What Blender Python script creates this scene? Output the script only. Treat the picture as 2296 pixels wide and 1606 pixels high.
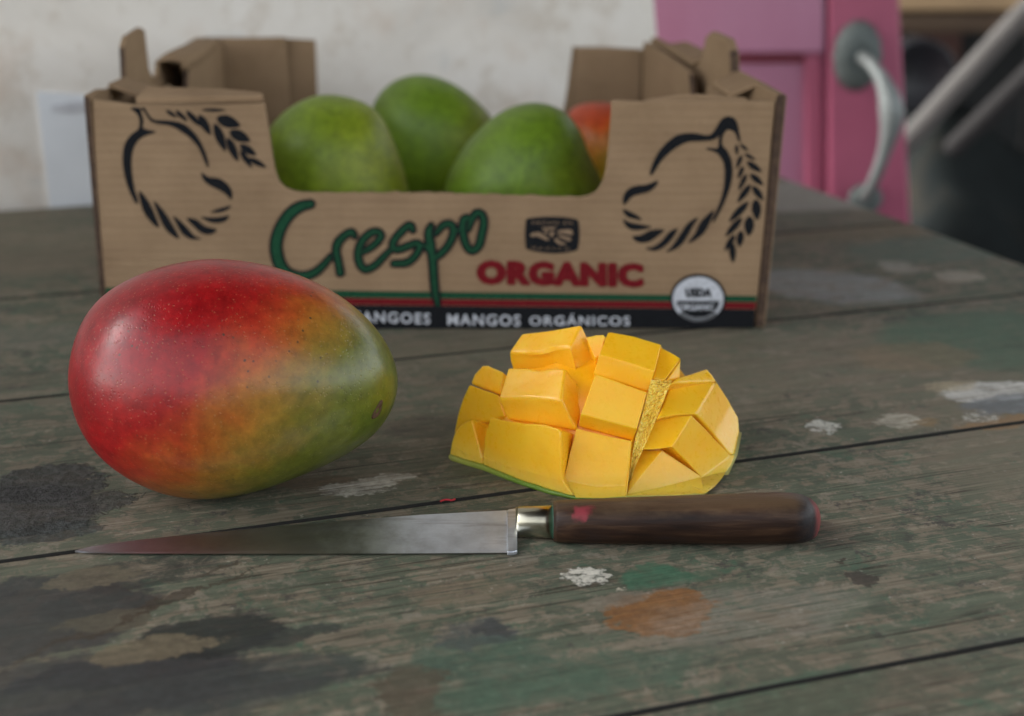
import bpy, bmesh, math, random
from mathutils import Vector, Matrix, noise as mnoise

random.seed(7)
R = math.radians
sc = bpy.context.scene
for o in list(bpy.data.objects):
    bpy.data.objects.remove(o)
C = sc.collection

# ------------------------------------------------------------------ camera, sky, sun, exposure
PITCH = R(17.5)
CAM = Vector((0.0, 0.0, 0.2256))
FPX = 3500.0                      # focal length in units of a 2296 px wide frame
cam = bpy.data.cameras.new('camera')
camo = bpy.data.objects.new('camera', cam)
C.objects.link(camo)
camo.location = CAM
camo.rotation_euler = (R(90) - PITCH, 0, 0)
cam.sensor_fit = 'HORIZONTAL'
cam.sensor_width = 36.0
cam.lens = FPX / 2296.0 * 36.0
cam.clip_start = 0.01
cam.clip_end = 200.0
cam.dof.use_dof = True
cam.dof.focus_distance = 0.562
cam.dof.aperture_fstop = 8.3
sc.camera = camo

SUN_DIR = Vector((-0.86, 0.10, 0.44)).normalized()     # towards the light
SUN_EL = math.asin(SUN_DIR.z)
SUN_AZ = math.atan2(SUN_DIR.x, SUN_DIR.y)
world = bpy.data.worlds.new('World')
sc.world = world
world.use_nodes = True
wn = world.node_tree.nodes
wl = world.node_tree.links
wn.clear()
wout = wn.new('ShaderNodeOutputWorld')
wbg = wn.new('ShaderNodeBackground')
wsky = wn.new('ShaderNodeTexSky')
wsky.sky_type = 'NISHITA'
wsky.sun_disc = False
wsky.sun_elevation = SUN_EL
wsky.sun_rotation = SUN_AZ
wsky.air_density = 1.0
wsky.dust_density = 1.0
wsky.ozone_density = 1.0
whs = wn.new('ShaderNodeHueSaturation')                # an overcast sky: little colour left
whs.inputs['Saturation'].default_value = 0.22
wl.new(wsky.outputs[0], whs.inputs['Color'])
wl.new(whs.outputs[0], wbg.inputs['Color'])
wbg.inputs['Strength'].default_value = 0.15
wl.new(wbg.outputs[0], wout.inputs['Surface'])

sun = bpy.data.lights.new('sun', 'SUN')
sun.energy = 1.5
sun.angle = R(30)
sun.color = (1.0, 0.965, 0.92)
suno = bpy.data.objects.new('sun', sun)
C.objects.link(suno)
suno.location = (-2, 0, 3)
suno.rotation_euler = SUN_DIR.to_track_quat('Z', 'Y').to_euler()

sc.view_settings.view_transform = 'Standard'
sc.view_settings.look = 'None'
sc.view_settings.exposure = 1.62
sc.view_settings.gamma = 1.0
sc.view_settings.use_curve_mapping = False
sc.cycles.use_denoising = True
sc.cycles.use_adaptive_sampling = True
sc.cycles.adaptive_threshold = 0.015
sc.cycles.max_bounces = 8

# ------------------------------------------------------------------ measuring helpers
CP, SP = math.cos(PITCH), math.sin(PITCH)
RIGHT = Vector((1, 0, 0))
UP = Vector((0, SP, CP))
FWD = Vector((0, CP, -SP))


def ray(x, y):
    return FWD + RIGHT * ((x - 1148.0) / FPX) - UP * ((y - 803.0) / FPX)


def onZ(x, y, z=0.0):
    d = ray(x, y)
    return CAM + d * ((z - CAM.z) / d.z)


def onY(x, y, Y):
    d = ray(x, y)
    return CAM + d * ((Y - CAM.y) / d.y)


def zm(x0, y0, s):
    """measurements taken on an enlarged crop of the photograph"""
    return lambda p: ((x0 + p[0] / s) / 1.06315, (y0 + p[1] / s) / 1.06315)


zL = zm(0, 0, 2.67625)
zR = zm(1320, 40, 3.2125)
zRL = zm(1640, 240, 4.0136)
z4 = zm(1100, 440, 2.9436)
zC = zm(640, 460, 3.9586)
zM = zm(1040, 740, 3.0211)
zG = zm(600, 160, 2.551)
zBadge = zm(1240, 505, 14.35)
zSeal = zm(1580, 640, 10.706)
zT = zm(820, 700, 3.1027)
idz = lambda p: p

# ------------------------------------------------------------------ object helpers


def empty(name, loc, label, cat, group=None):
    o = bpy.data.objects.new(name, None)
    o.empty_display_size = 0.02
    C.objects.link(o)
    o.location = loc
    o['label'] = label
    o['category'] = cat
    if group:
        o['group'] = group
    return o


def wloc(o):
    v = Vector((0, 0, 0))
    while o is not None:
        v += Vector(o.location)
        o = o.parent
    return v


def obj(name, verts, faces, mat, parent=None, smooth=False, loc=None, fix=True):
    """one mesh object from world coordinates"""
    base = wloc(parent) if parent is not None else Vector((0, 0, 0))
    org = base + (Vector((0, 0, 0)) if loc is None else Vector(loc) - base)
    me = bpy.data.meshes.new(name)
    me.from_pydata([tuple(Vector(v) - org) for v in verts], [], [tuple(f) for f in faces])
    if fix:
        bm = bmesh.new()
        bm.from_mesh(me)
        bmesh.ops.remove_doubles(bm, verts=bm.verts, dist=1e-7)
        bmesh.ops.recalc_face_normals(bm, faces=bm.faces)
        bm.to_mesh(me)
        bm.free()
    if mat:
        me.materials.append(mat)
    if smooth:
        for p in me.polygons:
            p.use_smooth = True
    o = bpy.data.objects.new(name, me)
    C.objects.link(o)
    o.parent = parent
    o.location = org - base
    return o


def bevel(o, w, seg=2, ang=30):
    m = o.modifiers.new('bevel', 'BEVEL')
    m.width = w
    m.segments = seg
    m.limit_method = 'ANGLE'
    m.angle_limit = R(ang)
    return o


def tag(o, label, cat, group=None):
    o['label'] = label
    o['category'] = cat
    if group:
        o['group'] = group
    return o


def prism(poly, off):
    """closed solid: polygon (3D points) pushed along off"""
    n = len(poly)
    off = Vector(off)
    v = [Vector(p) for p in poly] + [Vector(p) + off for p in poly]
    f = [tuple(range(n)), tuple(range(2 * n - 1, n - 1, -1))]
    f += [(i, (i + 1) % n, n + (i + 1) % n, n + i) for i in range(n)]
    return v, f


def boxv(a, b):
    x0, y0, z0 = a
    x1, y1, z1 = b
    return prism([(x0, y0, z0), (x1, y0, z0), (x1, y1, z0), (x0, y1, z0)], (0, 0, z1 - z0))


def tube(path, radii, seg=14, caps=True):
    path = [Vector(p) for p in path]
    n = len(path)
    if not hasattr(radii, '__len__'):
        radii = [radii] * n
    v, f = [], []
    ref = None
    for i, p in enumerate(path):
        t = (path[min(i + 1, n - 1)] - path[max(i - 1, 0)]).normalized()
        if ref is None:
            ref = t.orthogonal().normalized()
        ref = (ref - t * ref.dot(t)).normalized()
        b = t.cross(ref)
        for k in range(seg):
            a = 2 * math.pi * k / seg
            v.append(p + (ref * math.cos(a) + b * math.sin(a)) * radii[i])
    for i in range(n - 1):
        for k in range(seg):
            k2 = (k + 1) % seg
            f.append((i * seg + k, i * seg + k2, (i + 1) * seg + k2, (i + 1) * seg + k))
    if caps:
        f.append(tuple(range(seg - 1, -1, -1)))
        f.append(tuple((n - 1) * seg + k for k in range(seg)))
    return v, f


def catmull(pts, sub=4, closed=True):
    n = len(pts)
    out = []
    rng = range(n) if closed else range(n - 1)
    for i in rng:
        if closed:
            p0, p1, p2, p3 = pts[i - 1], pts[i], pts[(i + 1) % n], pts[(i + 2) % n]
        else:
            p0, p1, p2, p3 = pts[max(i - 1, 0)], pts[i], pts[i + 1], pts[min(i + 2, n - 1)]
        for s in range(sub):
            t = s / sub
            out.append(tuple(0.5 * ((2 * b) + (-a + c) * t + (2 * a - 5 * b + 4 * c - d) * t * t
                                    + (-a + 3 * b - 3 * c + d) * t ** 3)
                             for a, b, c, d in zip(p0, p1, p2, p3)))
    if not closed:
        out.append(tuple(pts[-1]))
    return out


# ------------------------------------------------------------------ material helpers
class NT:
    def __init__(self, name):
        self.m = bpy.data.materials.new(name)
        self.m.use_nodes = True
        self.t = self.m.node_tree
        self.n = self.t.nodes
        self.b = self.n['Principled BSDF']

    def link(self, a, b):
        self.t.links.new(a, b)

    def _in(self, sock, v):
        if isinstance(v, bpy.types.NodeSocket):
            self.link(v, sock)
        elif v is not None:
            if hasattr(sock.default_value, '__len__') and hasattr(v, '__len__') and len(sock.default_value) == 4 and len(v) == 3:
                v = (*v, 1)
            sock.default_value = v

    def math(self, op, a, b=None, c=None, clamp=False):
        d = self.n.new('ShaderNodeMath')
        d.operation = op
        d.use_clamp = clamp
        self._in(d.inputs[0], a)
        if b is not None:
            self._in(d.inputs[1], b)
        if c is not None:
            self._in(d.inputs[2], c)
        return d.outputs[0]

    def vmath(self, op, a, b=None):
        d = self.n.new('ShaderNodeVectorMath')
        d.operation = op
        self._in(d.inputs[0], a)
        if b is not None:
            self._in(d.inputs[1], b)
        return d.outputs['Value'] if op in ('DOT_PRODUCT', 'LENGTH', 'DISTANCE') else d.outputs[0]

    def mix(self, f, a, b, mode='MIX'):
        d = self.n.new('ShaderNodeMix')
        d.data_type = 'RGBA'
        d.blend_type = mode
        self._in(d.inputs[0], f)
        self._in(d.inputs[6], a)
        self._in(d.inputs[7], b)
        return d.outputs[2]

    def objco(self):
        return self.n.new('ShaderNodeTexCoord').outputs['Object']

    def mapping(self, v, loc=(0, 0, 0), rot=(0, 0, 0), scale=(1, 1, 1)):
        d = self.n.new('ShaderNodeMapping')
        self._in(d.inputs[0], v)
        d.inputs[1].default_value = loc
        d.inputs[2].default_value = rot
        d.inputs[3].default_value = scale
        return d.outputs[0]

    def noise(self, v, scale, detail=4.0, rough=0.55, dist=0.0):
        d = self.n.new('ShaderNodeTexNoise')
        self._in(d.inputs['Vector'], v)
        d.inputs['Scale'].default_value = scale
        d.inputs['Detail'].default_value = detail
        d.inputs['Roughness'].default_value = rough
        d.inputs['Distortion'].default_value = dist
        return d.outputs['Fac']

    def noisec(self, v, scale, detail=3.0):
        d = self.n.new('ShaderNodeTexNoise')
        self._in(d.inputs['Vector'], v)
        d.inputs['Scale'].default_value = scale
        d.inputs['Detail'].default_value = detail
        return d.outputs['Color']

    def vor(self, v, scale, feature='F1', rnd=1.0):
        d = self.n.new('ShaderNodeTexVoronoi')
        d.feature = feature
        self._in(d.inputs['Vector'], v)
        d.inputs['Scale'].default_value = scale
        d.inputs['Randomness'].default_value = rnd
        return d

    def smooth(self, v, lo, hi):
        d = self.n.new('ShaderNodeMapRange')
        d.interpolation_type = 'SMOOTHSTEP'
        self._in(d.inputs[0], v)
        d.inputs[1].default_value = lo
        d.inputs[2].default_value = hi
        return d.outputs[0]

    def ramp(self, f, stops, mode='LINEAR'):
        d = self.n.new('ShaderNodeValToRGB')
        d.color_ramp.interpolation = mode
        e = d.color_ramp.elements
        while len(e) < len(stops):
            e.new(0.5)
        for el, (p, c) in zip(e, stops):
            el.position = p
            el.color = (*c, 1) if len(c) == 3 else c
        self._in(d.inputs[0], f)
        return d.outputs[0]

    def bump(self, h, strength=0.3, dist=0.001, prev=None):
        d = self.n.new('ShaderNodeBump')
        d.inputs['Strength'].default_value = strength
        d.inputs['Distance'].default_value = dist
        self._in(d.inputs['Height'], h)
        if prev is not None:
            self.link(prev, d.inputs['Normal'])
        return d.outputs[0]

    def set(self, **k):
        for a, v in k.items():
            self._in(self.b.inputs[a.replace('_', ' ')], v)
        return self


def simple(name, col, rough=0.6, var=0.15, scale=60.0, metal=0.0, bumpd=0.0004):
    t = NT(name)
    co = t.objco()
    n = t.noise(co, scale, 5)
    c = t.mix(n, tuple(x * (1 - var) for x in col), tuple(min(1, x * (1 + var)) for x in col))
    t.set(Base_Color=c, Roughness=rough, Metallic=metal)
    if bumpd:
        t.link(t.bump(n, 0.4, bumpd), t.b.inputs['Normal'])
    return t.m


# ------------------------------------------------------------------ the workbench (planks run at 19.6 degrees)
GA = R(19.6)
GD = Vector((math.cos(GA), math.sin(GA), 0))     # along the planks
GN = Vector((-math.sin(GA), math.cos(GA), 0))    # across, away from the camera
TB = Vector((-0.1, 0.65, -0.75))                 # base of the bench
TT = 0.034                                       # plank thickness
END_D = (onZ(1745, 395)).dot(GD)                 # the sawn right end of the planks
SEAMS = [0.02, 0.186, 0.352, 0.5155, 0.690, 0.868, 1.108]


def plank_material(s_lo, s_hi):
    t = NT('painted_bench_wood')
    co = t.objco()
    oi = t.n.new('ShaderNodeObjectInfo').outputs['Random']
    g = t.mapping(co, rot=(0, 0, -GA))
    sh = t.n.new('ShaderNodeCombineXYZ')
    t.link(t.math('MULTIPLY', oi, 7.0), sh.inputs[0])
    t.link(t.math('MULTIPLY', oi, 3.0), sh.inputs[2])
    gs = t.vmath('ADD', g, sh.outputs[0])
    fib = t.noise(t.mapping(gs, scale=(10, 420, 60)), 1.0, 6, 0.68, 0.4)
    fib2 = t.noise(t.mapping(gs, scale=(34, 1500, 90)), 1.0, 4, 0.65)
    mid = t.noise(t.mapping(gs, scale=(22, 95, 20)), 1.0, 7, 0.70, 0.6)
    big = t.noise(co, 6.5, 5, 0.6, 0.5)
    blot = t.noise(co, 85, 9, 0.76, 0.6)
    fine = t.noise(co, 330, 5, 0.72)
    bare = t.ramp(fib, [(0.24, (0.080, 0.066, 0.048)), (0.5, (0.168, 0.146, 0.112)), (0.74, (0.280, 0.250, 0.195))])
    green = t.ramp(mid, [(0.32, (0.032, 0.048, 0.036)), (0.55, (0.068, 0.094, 0.068)), (0.75, (0.130, 0.155, 0.115))])
    paintmask = t.smooth(t.math('ADD', t.math('MULTIPLY', blot, 0.62), t.math('MULTIPLY', mid, 0.38)), 0.455, 0.525)
    c = t.mix(t.math('MULTIPLY', paintmask, 0.85), bare, green)
    # brown and grey weathering
    c = t.mix(t.math('MULTIPLY', t.smooth(big, 0.52, 0.72), 0.45), c, (0.125, 0.104, 0.080))
    c = t.mix(t.math('MULTIPLY', t.smooth(t.noise(co, 70, 9, 0.78), 0.555, 0.62), 0.68), c, (0.225, 0.200, 0.165))
    c = t.mix(t.math('MULTIPLY', t.smooth(t.noise(t.mapping(co, loc=(3, 1, 0)), 75, 9, 0.76), 0.57, 0.63), 0.70), c, (0.050, 0.110, 0.075))
    c = t.mix(t.math('MULTIPLY', t.smooth(t.noise(t.mapping(co, loc=(8, 4, 0)), 62, 9, 0.80), 0.56, 0.63), 0.85), c, (0.050, 0.048, 0.046))
    c = t.mix(t.math('MULTIPLY', t.smooth(fib2, 0.54, 0.70), 0.45), c, (0.31, 0.27, 0.205))
    c = t.mix(t.math('MULTIPLY', t.smooth(fib2, 0.42, 0.30), 0.50), c, (0.052, 0.046, 0.037))
    bare2 = t.math('MULTIPLY', t.smooth(t.noise(t.mapping(co, loc=(5, 9, 2)), 5.0, 4, 0.55), 0.44, 0.60), t.smooth(blot, 0.36, 0.56))
    c = t.mix(t.math('MULTIPLY', bare2, 0.62), c, t.mix(fib2, (0.130, 0.108, 0.078), (0.270, 0.232, 0.175)))
    # long drying cracks along the grain
    for sc_, lo_, am in (((2.4, 130, 40), 0.010, 0.85), ((5.0, 300, 60), 0.014, 0.60)):
        cr = t.noise(t.mapping(gs, scale=sc_, loc=(sc_[0], 3.7, 0)), 1.0, 3, 0.5)
        ln = t.smooth(t.math('ABSOLUTE', t.math('SUBTRACT', cr, 0.5)), lo_, lo_ * 0.25)
        ln = t.math('MULTIPLY', ln, t.smooth(big, 0.44, 0.56))
        c = t.mix(t.math('MULTIPLY', ln, am), c, (0.028, 0.022, 0.016))
    # small specks of pale paint
    c = t.mix(t.math('MULTIPLY', t.smooth(fine, 0.63, 0.70), 0.60), c, (0.42, 0.40, 0.36))

    warp = t.vmath('SUBTRACT', t.noisec(co, 60, 6), (0.5, 0.5, 0.5))
    warp2 = t.vmath('SUBTRACT', t.noisec(co, 340, 4), (0.5, 0.5, 0.5))
    gw = t.vmath('ADD', g, t.vmath('ADD', t.vmath('MULTIPLY', warp, (0.026, 0.018, 0)), t.vmath('MULTIPLY', warp2, (0.013, 0.007, 0))))
    gws = t.vmath('ADD', g, t.vmath('ADD', t.vmath('MULTIPLY', warp, (0.018, 0.015, 0)), t.vmath('MULTIPLY', warp2, (0.011, 0.008, 0))))
    grit = t.noise(co, 300, 4, 0.7)
    height = t.math('ADD', t.math('MULTIPLY', fib, 0.5), t.math('MULTIPLY', fib2, 0.5))
    rough = t.math('ADD', 0.50, t.math('MULTIPLY', fine, 0.22))
    state = dict(c=c, h=height, r=rough)
    wear = t.smooth(t.math('ADD', t.math('MULTIPLY', fine, .45), t.math('ADD', t.math('MULTIPLY', fib2, .35), t.math('MULTIPLY', blot, .25))), 0.38, 0.70)

    def stain(px, rx, ry, col, amt=0.9, edge=0.25, rot=0.0, streak=0.0, raise_=0.0, gritty=0.0, rgh=None):
        if not (s_lo - 1.6 * max(rx if rot else ry, ry) - .012 < onZ(*px).dot(GN) < s_hi + 1.6 * max(rx if rot else ry, ry) + .012):
            return                  # a plank carries only the marks that reach it
        p = onZ(*px) - TB
        q = Vector((p.dot(GD), p.dot(GN), 0))
        v = t.vmath('SUBTRACT', gw if max(rx, ry) > 0.011 else gws, (q.x, q.y, 0))
        if rot:
            v = t.mapping(v, rot=(0, 0, rot))
        d = t.vmath('LENGTH', t.vmath('MULTIPLY', v, (1 / rx, 1 / ry, 0)))
        m = t.smooth(t.math('ADD', d, t.math('MULTIPLY', t.math('SUBTRACT', fib2, 0.5), 0.35)), 1.0 + edge * .4, 1.0 - edge * .4)
        m = t.math('MULTIPLY', m, t.smooth(t.math('ADD', fine, t.math('MULTIPLY', blot, .5)), 0.50, 0.64) if edge > 0.33 else t.smooth(t.math('ADD', fine, t.math('MULTIPLY', blot, .5)), 0.64, 0.77) if max(rx, ry) < 0.011 and raise_ else t.smooth(t.math('ADD', fine, t.math('MULTIPLY', blot, .5)), 0.40, 0.54))
        if streak:
            m = t.math('MULTIPLY', m, t.smooth(t.math('ADD', t.math('MULTIPLY', fib2, 0.6), t.math('MULTIPLY', blot, 0.4)), 0.5 - 0.1 * (2 - streak), 0.56))
        ma = t.math('MULTIPLY', m, amt * 0.94)
        cc = t.mix(wear, tuple(x * 0.62 for x in col), tuple(min(1, x * 1.34) for x in col))
        if gritty:
            cc = t.mix(t.smooth(t.math('ADD', t.math('MULTIPLY', grit, .6), t.math('MULTIPLY', blot, .4)), 0.44, 0.60), tuple(x * 0.55 for x in col), tuple(min(1, x * 1.7) for x in col))
        state['c'] = t.mix(ma, state['c'], cc)
        if raise_:
            state['h'] = t.math('ADD', state['h'], t.math('MULTIPLY', m, raise_ if not gritty else t.math('MULTIPLY', grit, raise_ * 2)))
        if rgh is not None:
            state['r'] = t.mix(ma, state['r'], (rgh, rgh, rgh))

    DK = (0.030, 0.033, 0.038)
    # dark spilt tar and paint, lower left
    stain((20, 1390), 0.046, 0.030, DK, 0.86, 0.16, rgh=0.42)
    stain((110, 1560), 0.060, 0.022, DK, 0.80, 0.22, rgh=0.45)
    stain((300, 1500), 0.036, 0.010, DK, 0.70, 0.35, rgh=0.5)
    stain((330, 1285), 0.026, 0.012, (0.032, 0.031, 0.030), 0.75, 0.40, streak=0.8)
    stain((470, 1425), 0.022, 0.012, (0.020, 0.024, 0.024), 0.92, 0.30)
    stain((640, 1425), 0.016, 0.005, (0.030, 0.034, 0.034), 0.8, 0.40)
    stain((560, 1530), 0.036, 0.013, (0.040, 0.046, 0.048), 0.70, 0.40)
    stain((360, 1585), 0.050, 0.014, (0.040, 0.044, 0.046), 0.65, 0.45)
    stain((250, 1395), 0.016, 0.007, (0.100, 0.090, 0.066), 0.85, 0.25)
    stain((330, 1455), 0.020, 0.006, (0.155, 0.128, 0.086), 0.8, 0.25)
    stain((190, 1300), 0.016, 0.007, (0.135, 0.118, 0.084), 0.8, 0.25)
    # crusty dark patch beside the mango
    stain((100, 1085), 0.021, 0.021, (0.036, 0.037, 0.038), 0.92, 0.15, raise_=1.2, gritty=1)
    stain((25, 1150), 0.030, 0.026, (0.034, 0.035, 0.037), 0.90, 0.2, raise_=1.2, gritty=1)
    stain((225, 1125), 0.012, 0.010, (0.040, 0.040, 0.040), 0.8, 0.3, raise_=0.8, gritty=1)
    stain((110, 1195), 0.020, 0.009, (0.036, 0.044, 0.046), 0.8, 0.3, raise_=0.6, gritty=1)
    # long scrape
    stain((330, 1372), 0.052, 0.0011, (0.055, 0.043, 0.030), 0.8, 0.5, rot=R(-27.5))
    stain((372, 1345), 0.010, 0.0028, (0.052, 0.042, 0.032), 0.8, 0.4, rot=R(-27.5))
    stain((500, 1270), 0.012, 0.0012, (0.060, 0.048, 0.034), 0.75, 0.5, rot=R(-27.5))
    # rust, green, white marks in front
    stain((1480, 1375), 0.0165, 0.0135, (0.230, 0.098, 0.030), 0.85, 0.25)
    stain((1475, 1290), 0.0125, 0.0080, (0.050, 0.140, 0.088), 0.80, 0.35)
    stain((1390, 1345), 0.012, 0.006, (0.205, 0.175, 0.14), 0.7, 0.3)
    stain((1800, 1560), 0.026, 0.012, (0.056, 0.105, 0.072), 0.7, 0.4)
    stain((1060, 1480), 0.030, 0.013, (0.055, 0.100, 0.075), 0.7, 0.45)
    stain((1330, 1510), 0.040, 0.012, (0.070, 0.110, 0.082), 0.6, 0.45)
    stain((1160, 1550), 0.030, 0.010, (0.062, 0.105, 0.076), 0.65, 0.45)
    stain((1530, 1300), 0.018, 0.005, (0.060, 0.120, 0.08), 0.6, 0.45)
    stain((1700, 1380), 0.038, 0.017, (0.235, 0.215, 0.185), 0.55, 0.5, streak=1)
    stain((920, 1560), 0.010, 0.020, (0.085, 0.060, 0.042), 0.7, 0.4)
    stain((1045, 1325), 0.018, 0.009, (0.200, 0.155, 0.110), 0.6, 0.4, streak=1)
    stain((1322, 1290), 0.0062, 0.0052, (0.60, 0.585, 0.54), 0.95, 0.22, raise_=0.8)
    stain((1392, 1320), 0.0018, 0.0016, (0.52, 0.47, 0.39), 0.9, 0.3, raise_=0.5)
    stain((1108, 1412), 0.0062, 0.0060, (0.034, 0.033, 0.032), 0.88, 0.25)
    stain((1080, 1420), 0.012, 0.010, (0.060, 0.070, 0.078), 0.6, 0.4)
    stain((1935, 1300), 0.0052, 0.0056, (0.045, 0.038, 0.032), 0.9, 0.2)
    stain((1888, 1260), 0.0018, 0.0016, (0.05, 0.04, 0.03), 0.9, 0.3)
    stain((2235, 1440), 0.014, 0.006, (0.050, 0.060, 0.055), 0.5, 0.5)
    stain((1900, 1560), 0.040, 0.010, (0.095, 0.080, 0.060), 0.5, 0.5)
    # white paint under the mango and on the right
    stain((800, 1095), 0.013, 0.008, (0.50, 0.485, 0.44), 0.95, 0.3, streak=0.9, raise_=0.5)
    stain((850, 1075), 0.016, 0.005, (0.47, 0.45, 0.40), 0.9, 0.4, streak=0.7, raise_=0.4)
    stain((700, 1080), 0.014, 0.006, (0.125, 0.090, 0.060), 0.75, 0.35)
    stain((1845, 958), 0.0062, 0.0066, (0.60, 0.60, 0.57), 0.9, 0.25, streak=0.3, raise_=0.7)
    stain((2020, 945), 0.0100, 0.0080, (0.52, 0.49, 0.42), 0.85, 0.35, streak=0.6, raise_=0.7)
    stain((2075, 948), 0.0060, 0.0050, (0.24, 0.165, 0.085), 0.7, 0.4)
    stain((2200, 935), 0.0066, 0.0056, (0.60, 0.585, 0.55), 0.85, 0.3, streak=0.5, raise_=0.6)
    stain((2235, 878), 0.026, 0.013, (0.56, 0.56, 0.56), 0.90, 0.25, streak=0.4)
    stain((2140, 865), 0.014, 0.007, (0.40, 0.34, 0.24), 0.7, 0.4, streak=0.6)
    stain((2270, 905), 0.026, 0.012, (0.155, 0.180, 0.215), 0.7, 0.35)
    stain((2270, 945), 0.026, 0.007, (0.28, 0.160, 0.07), 0.6, 0.4)
    stain((1850, 640), 0.050, 0.034, (0.330, 0.345, 0.365), 0.72, 0.45, streak=0.3, rot=R(50))
    stain((2230, 760), 0.060, 0.050, (0.070, 0.125, 0.088), 0.75, 0.35)
    stain((2050, 800), 0.030, 0.022, (0.205, 0.155, 0.100), 0.55, 0.5)
    stain((2100, 560), 0.060, 0.030, (0.110, 0.150, 0.125), 0.6, 0.5)
    stain((2150, 620), 0.012, 0.012, (0.42, 0.38, 0.33), 0.6, 0.4)
    stain((2020, 600), 0.012, 0.014, (0.36, 0.35, 0.32), 0.6, 0.4)
    stain((1850, 435), 0.110, 0.052, (0.340, 0.330, 0.310), 0.75, 0.35)
    stain((1950, 520), 0.070, 0.020, (0.190, 0.140, 0.085), 0.5, 0.5)
    stain((30, 760), 0.050, 0.020, (0.150, 0.150, 0.125), 0.5, 0.5)
    stain((950, 960), 0.020, 0.014, (0.060, 0.055, 0.045), 0.5, 0.5)
    t.set(Base_Color=t.mix(1.0, state['c'], (1.10, 1.075, 1.0), 'MULTIPLY'), Roughness=t.math('ADD', state['r'], 0.10), Specular_IOR_Level=0.30)
    t.link(t.bump(state['h'], 0.75, 0.0009), t.b.inputs['Normal'])
    return t.m


def build_bench():
    bench = empty('workbench', TB, 'weathered plank workbench top with worn green paint, stains and white paint splashes', 'workbench')
    gap = 0.0005
    dirt = simple('seam_dirt', (0.012, 0.011, 0.009), 0.95, 0.4, 300)
    for i in range(len(SEAMS) - 1):
        a, b = SEAMS[i] + gap, SEAMS[i + 1] - gap
        d0, d1 = -1.15, END_D + random.uniform(-.002, .002)
        n = 60
        v, f = [], []
        sec = [(a, -TT), (a, -0.0009), (a + 0.0007, 0.0), (b - 0.0007, 0.0), (b, -0.0009), (b, -TT)]
        for k in range(n + 1):
            d = d0 + (d1 - d0) * k / n
            j0 = (mnoise.noise(Vector((d * 9, i * 5.1, 0))) * 0.0010)
            j1 = (mnoise.noise(Vector((d * 9, i * 5.1 + 2.2, 0))) * 0.0010)
            ch = (mnoise.noise(Vector((d * 30, i * 3.3, 4))) * 0.0007)
            for q, (s, z) in enumerate(sec):
                s2 = s + (abs(j0) if q < 3 else -abs(j1))
                if q == 2:
                    s2 += abs(ch)
                if q == 3:
                    s2 -= abs(ch)
                p = GD * d + GN * s2
                v.append((p.x, p.y, z))
        m = len(sec)
        for k in range(n):
            for q in range(m):
                q2 = (q + 1) % m
                f.append((k * m + q, (k + 1) * m + q, (k + 1) * m + q2, k * m + q2))
        f.append(tuple(range(m)))
        f.append(tuple(n * m + q for q in range(m - 1, -1, -1)))
        pl = obj('plank', v, f, plank_material(a, b), bench)
        pl.data.materials.append(dirt)
        for p in pl.data.polygons:
            if abs(p.normal.z) < 0.9 and abs(p.normal.dot(GN)) > 0.3:
                p.material_index = 1
    wood = simple('bench_frame_wood', (0.16, 0.12, 0.08), 0.7, 0.3, 30)
    lo, hi = SEAMS[0] + 0.05, SEAMS[-1] - 0.05

    def gbox(d0, d1, s0, s1, z0, z1, name):
        poly = [GD * d0 + GN * s0, GD * d1 + GN * s0, GD * d1 + GN * s1, GD * d0 + GN * s1]
        v, f = prism([(p.x, p.y, z0) for p in poly], (0, 0, z1 - z0))
        bevel(obj(name, v, f, wood, bench), 0.003)
    zt = -TT - 0.0005
    for d in (-1.02, END_D - 0.11):
        for s in (lo + 0.02, hi - 0.09):
            gbox(d, d + 0.07, s, s + 0.07, -0.75, zt, 'leg')
    gbox(-0.949, END_D - 0.112, lo + 0.03, lo + 0.055, zt - 0.1, zt, 'apron')
    gbox(-0.949, END_D - 0.112, hi - 0.06, hi - 0.035, zt - 0.1, zt, 'apron')
    gbox(END_D - 0.08, END_D - 0.055, lo + 0.092, hi - 0.092, zt - 0.1, zt, 'apron')
    return bench


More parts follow.
